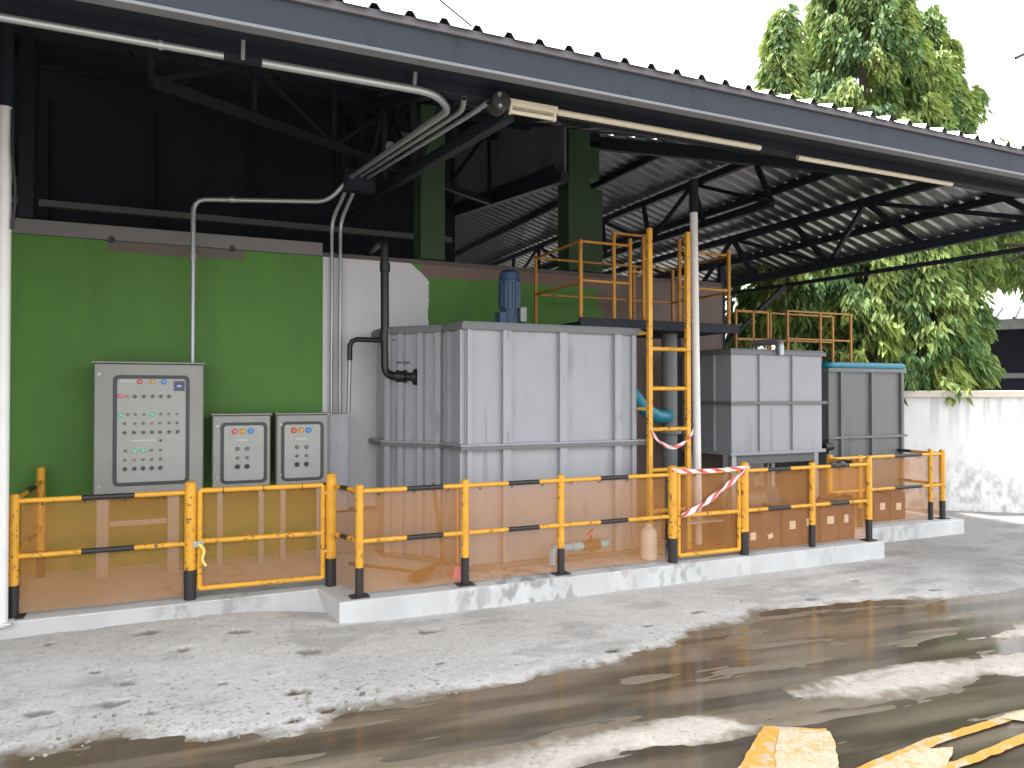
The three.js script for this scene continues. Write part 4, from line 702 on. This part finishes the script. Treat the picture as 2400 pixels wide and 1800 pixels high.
// shed beyond the wall
{
  const t = thing('shed', 'dark open shed with a grey ribbed roof beyond the wall', 'shed', [20, -0.2, 11]);
  const turn = (g) => { g.rotateY(-1.05); g.translate(20.2, -0.21, -11.6); return g; };
  part(t, 'back_wall', turn(new THREE.BoxGeometry(9, 3.9, 0.15).translate(0, 1.95, -1.6)), M.darkBoard, null, 1);
  const rf = part(t, 'roof', turn(new THREE.BoxGeometry(9.6, 0.06, 4.4).rotateX(0.16).translate(0, 3.95, 0)), M.tankDark, null, 1);
  for (let i = 0; i < 24; i++) part(t, 'roof_rib', turn(new THREE.BoxGeometry(0.06, 0.05, 4.4).translate(-4.7 + i * 0.408, 0.055, 0).rotateX(0.16).translate(0, 3.95, 0)), M.rim, rf, 1);
  part(t, 'eave_board', turn(new THREE.BoxGeometry(9.6, 0.22, 0.05).translate(0, 3.5, 2.15)), M.tankDark, null, 1);
  part(t, 'front_rail', turn(new THREE.BoxGeometry(9, 0.12, 0.1).translate(0, 2.3, 1.5)), M.rim, null, 1);
  for (const x of [-4.4, -1.5, 1.5, 4.4]) part(t, 'post', turn(new THREE.BoxGeometry(0.14, 3.66, 0.14).translate(x, 1.83, 1.6)), M.tankDark, null, 1);
}

// ---------- trees ----------
const leafMat = new THREE.MeshPhysicalMaterial({ color: lin(1, 1, 1), vertexColors: true, roughness: 0.85, transmission: 0.42, thickness: 0, side: THREE.DoubleSide });
function leafCloud(sprays, R, perSpray, len, wid) {
  const pos = [], col = [];
  for (const [c, out, tone, dark] of sprays) for (let i = 0; i < perSpray; i++) {
    const L = len * (0.7 + 0.6 * R()), w = wid * (0.75 + 0.5 * R()), a = R() * Math.PI * 2;
    const d = new THREE.Vector3(Math.cos(a) * 0.55 + out.x * 0.6, -0.55 - 0.8 * R(), Math.sin(a) * 0.55 + out.z * 0.6).normalize();
    const s = d.clone().cross(new THREE.Vector3(R() - 0.5, R() * 0.6 + 0.2, R() - 0.5)).normalize(), n = s.clone().cross(d).normalize();
    const o = c.clone().add(new THREE.Vector3((R() - 0.5) * 0.16, (R() - 0.5) * 0.2, (R() - 0.5) * 0.16));
    const m = o.clone().addScaledVector(d, L * 0.45).addScaledVector(n, -w * 0.2), tip = o.clone().addScaledVector(d, L).addScaledVector(new THREE.Vector3(0, -1, 0), L * 0.12), l = m.clone().addScaledVector(s, w / 2).addScaledVector(n, w * 0.25), r = m.clone().addScaledVector(s, -w / 2).addScaledVector(n, w * 0.25);
    for (const q of [o, l, m, l, tip, m, o, m, r, r, m, tip]) pos.push(q.x, q.y, q.z);
    const k = 0.75 + 0.5 * R(), y = clamp(tone + (R() - 0.5) * 0.5), cc = [lerp(0.06, 0.34, y) * k, lerp(0.17, 0.42, y) * k, lerp(0.045, 0.085, y) * k]; for (let e = 0; e < 12; e++) col.push(...cc);
  }
  const g = new THREE.BufferGeometry(); g.setAttribute('position', new THREE.Float32BufferAttribute(pos, 3)); g.setAttribute('color', new THREE.Float32BufferAttribute(col, 3)); g.computeVertexNormals(); return g;
}
function mastTree(label, X, Z, h, r, n, seed, low = 0.05, shape = 0.75, widest = 9) {
  const R = rng(seed), t = thing('mast_tree', label, 'tree', [X, -0.21, Z], 'mast trees beyond the boundary wall');
  const trunk = part(t, 'trunk', cyl(P(X, -0.21, Z), P(X + 0.1, h * 0.96, Z), 0.16, 0.02, 12), M.bark, null, 1);
  const sprays = [];
  const per = 16, nc = Math.round(n / per * 1.15);
  for (let i = 0; i < nc; i++) {                        // hanging clumps, each of a tone of its own
    const v = Math.pow((i + R()) / nc, 0.9), y = lerp(low * h, h, v), a = i * 2.39996 + R() * 1.1, lump = 0.66 + 0.66 * fbm(a * 1.9 + seed, y * 0.75, 3), rad = Math.min(widest, r * Math.pow(1 - v * 0.985, shape)) * lump, q = Math.sqrt(lerp(0.18, 1, R()));
    const o = new THREE.Vector3(Math.cos(a), 0, Math.sin(a)), c = P(X + 0.08 * v, y, Z).addScaledVector(o, rad * q + 0.02).add(new THREE.Vector3(0, -rad * q * 0.3, 0)), tone = clamp(0.1 + 0.75 * R() + (q - 0.7) * 0.2), cr = lerp(0.34, 0.14, v) * (0.7 + 0.6 * R());
    for (let k = 0; k < per; k++) { const e = new THREE.Vector3(R() + R() - 1, R() + R() - 1, R() + R() - 1); sprays.push([c.clone().add(new THREE.Vector3(e.x * cr, e.y * cr * 1.3 - Math.abs(e.x + e.z) * 0.08, e.z * cr)), o, clamp(tone + (R() - 0.5) * 0.25)]); }
  }
  const limbs = []; for (let i = 0; i < 34; i++) { const v = 0.06 + 0.85 * i / 34, a = i * 2.4 + seed, L = r * Math.pow(1 - v, shape) * 0.8, s = P(X + 0.09 * v, v * h, Z); limbs.push(cyl(s, s.clone().add(new THREE.Vector3(Math.cos(a) * L, -L * 0.35, Math.sin(a) * L)), 0.025, 0.008, 5)); }
  part(t, 'limbs', merge(limbs), M.bark, trunk).userData.kind = 'stuff';
  part(t, 'crown', leafCloud(sprays, R, 12, 0.19, 0.07), leafMat).userData.kind = 'stuff';
}
mastTree('slender mast tree, leftmost spire above the canopy roof', 10.12, 10.4, 8.75, 1.5, 2600, 11, 0.05, 0.9);
mastTree('tallest mast tree running out of the top of the view', 12.45, 10.6, 12.9, 3.1, 6400, 23, 0.04, 0.9, 2.0);
mastTree('broad mast tree with a pointed tip on the right of the clump', 14.7, 10.9, 9.9, 2.5, 2600, 37, 0.5, 0.85, 1.5);
mastTree('short leafy mast tree seen between the roof edge and the raised tank', 10.95, 9.35, 5.0, 1.35, 1900, 67, 0.12, 0.5);
mastTree('low drooping mast tree hanging over the boundary wall', 11.55, 8.7, 4.4, 1.0, 1000, 51, 0.3, 0.4);
{
  const R = rng(91), X = 15.3, Z = 10.3, t = thing('shade_tree', 'tree with a bare grey trunk at the right edge', 'tree', [X, -0.21, Z]);
  const trunk = part(t, 'trunk', merge([cyl(P(X, -0.21, Z), P(X + 0.06, 2.4, Z), 0.15, 0.12), cyl(P(X + 0.06, 2.4, Z), P(X - 0.03, 5.2, Z), 0.12, 0.08)]), std([0.30, 0.28, 0.26], 0.9, { map: speck }), null, 1), sprays = [], limbs = [];
  for (let i = 0; i < 9; i++) { const a = i * 0.7, L = 1.2 + R(); limbs.push(cyl(P(X, 4 + R(), Z), P(X + 1.0 + Math.cos(a) * L, 4.6 + R() * 0.8, Z - 0.5 + Math.sin(a) * L), 0.05, 0.015, 6)); }
  for (let i = 0; i < 1500; i++) { const a = R() * 6.28, b = Math.acos(2 * R() - 1), q = Math.cbrt(lerp(0.15, 1, R())), lump = 0.7 + 0.6 * fbm(a * 2, b * 3, 3), o = new THREE.Vector3(Math.sin(b) * Math.cos(a), Math.cos(b), Math.sin(b) * Math.sin(a)); if (fbm(o.x * 3 + 5, o.y * 3 + o.z * 2, 3) < 0.38) continue; sprays.push([P(X + 1.5, 4.9, Z - 0.6).add(new THREE.Vector3(o.x * 2.3 * q * lump, o.y * 0.95 * q * lump, o.z * 1.8 * q * lump)), o, 0.3 + 0.4 * R()]); }
  part(t, 'limbs', merge(limbs), M.bark, trunk); part(t, 'crown', leafCloud(sprays, R, 12, 0.19, 0.06), leafMat).userData.kind = 'stuff';
}
// overhead cables
single('overhead_cable', smooth([P(1.5, 11.4, 14), P(5, 9.75, 14.5), P(8, 8.4, 15), P(10.5, 7.4, 16)], 0.018, 60), M.black, 'thin overhead cable crossing the white sky', 'cable');
single('overhead_cable', smooth([P(15.1, 8.3, 9.2), P(15.5, 8.5, 9.0), P(17, 9.0, 8.2), P(24, 10.2, 4)], 0.03, 60), M.black, 'short end of cable at the upper right corner', 'cable');

renderer.render(scene, camera);
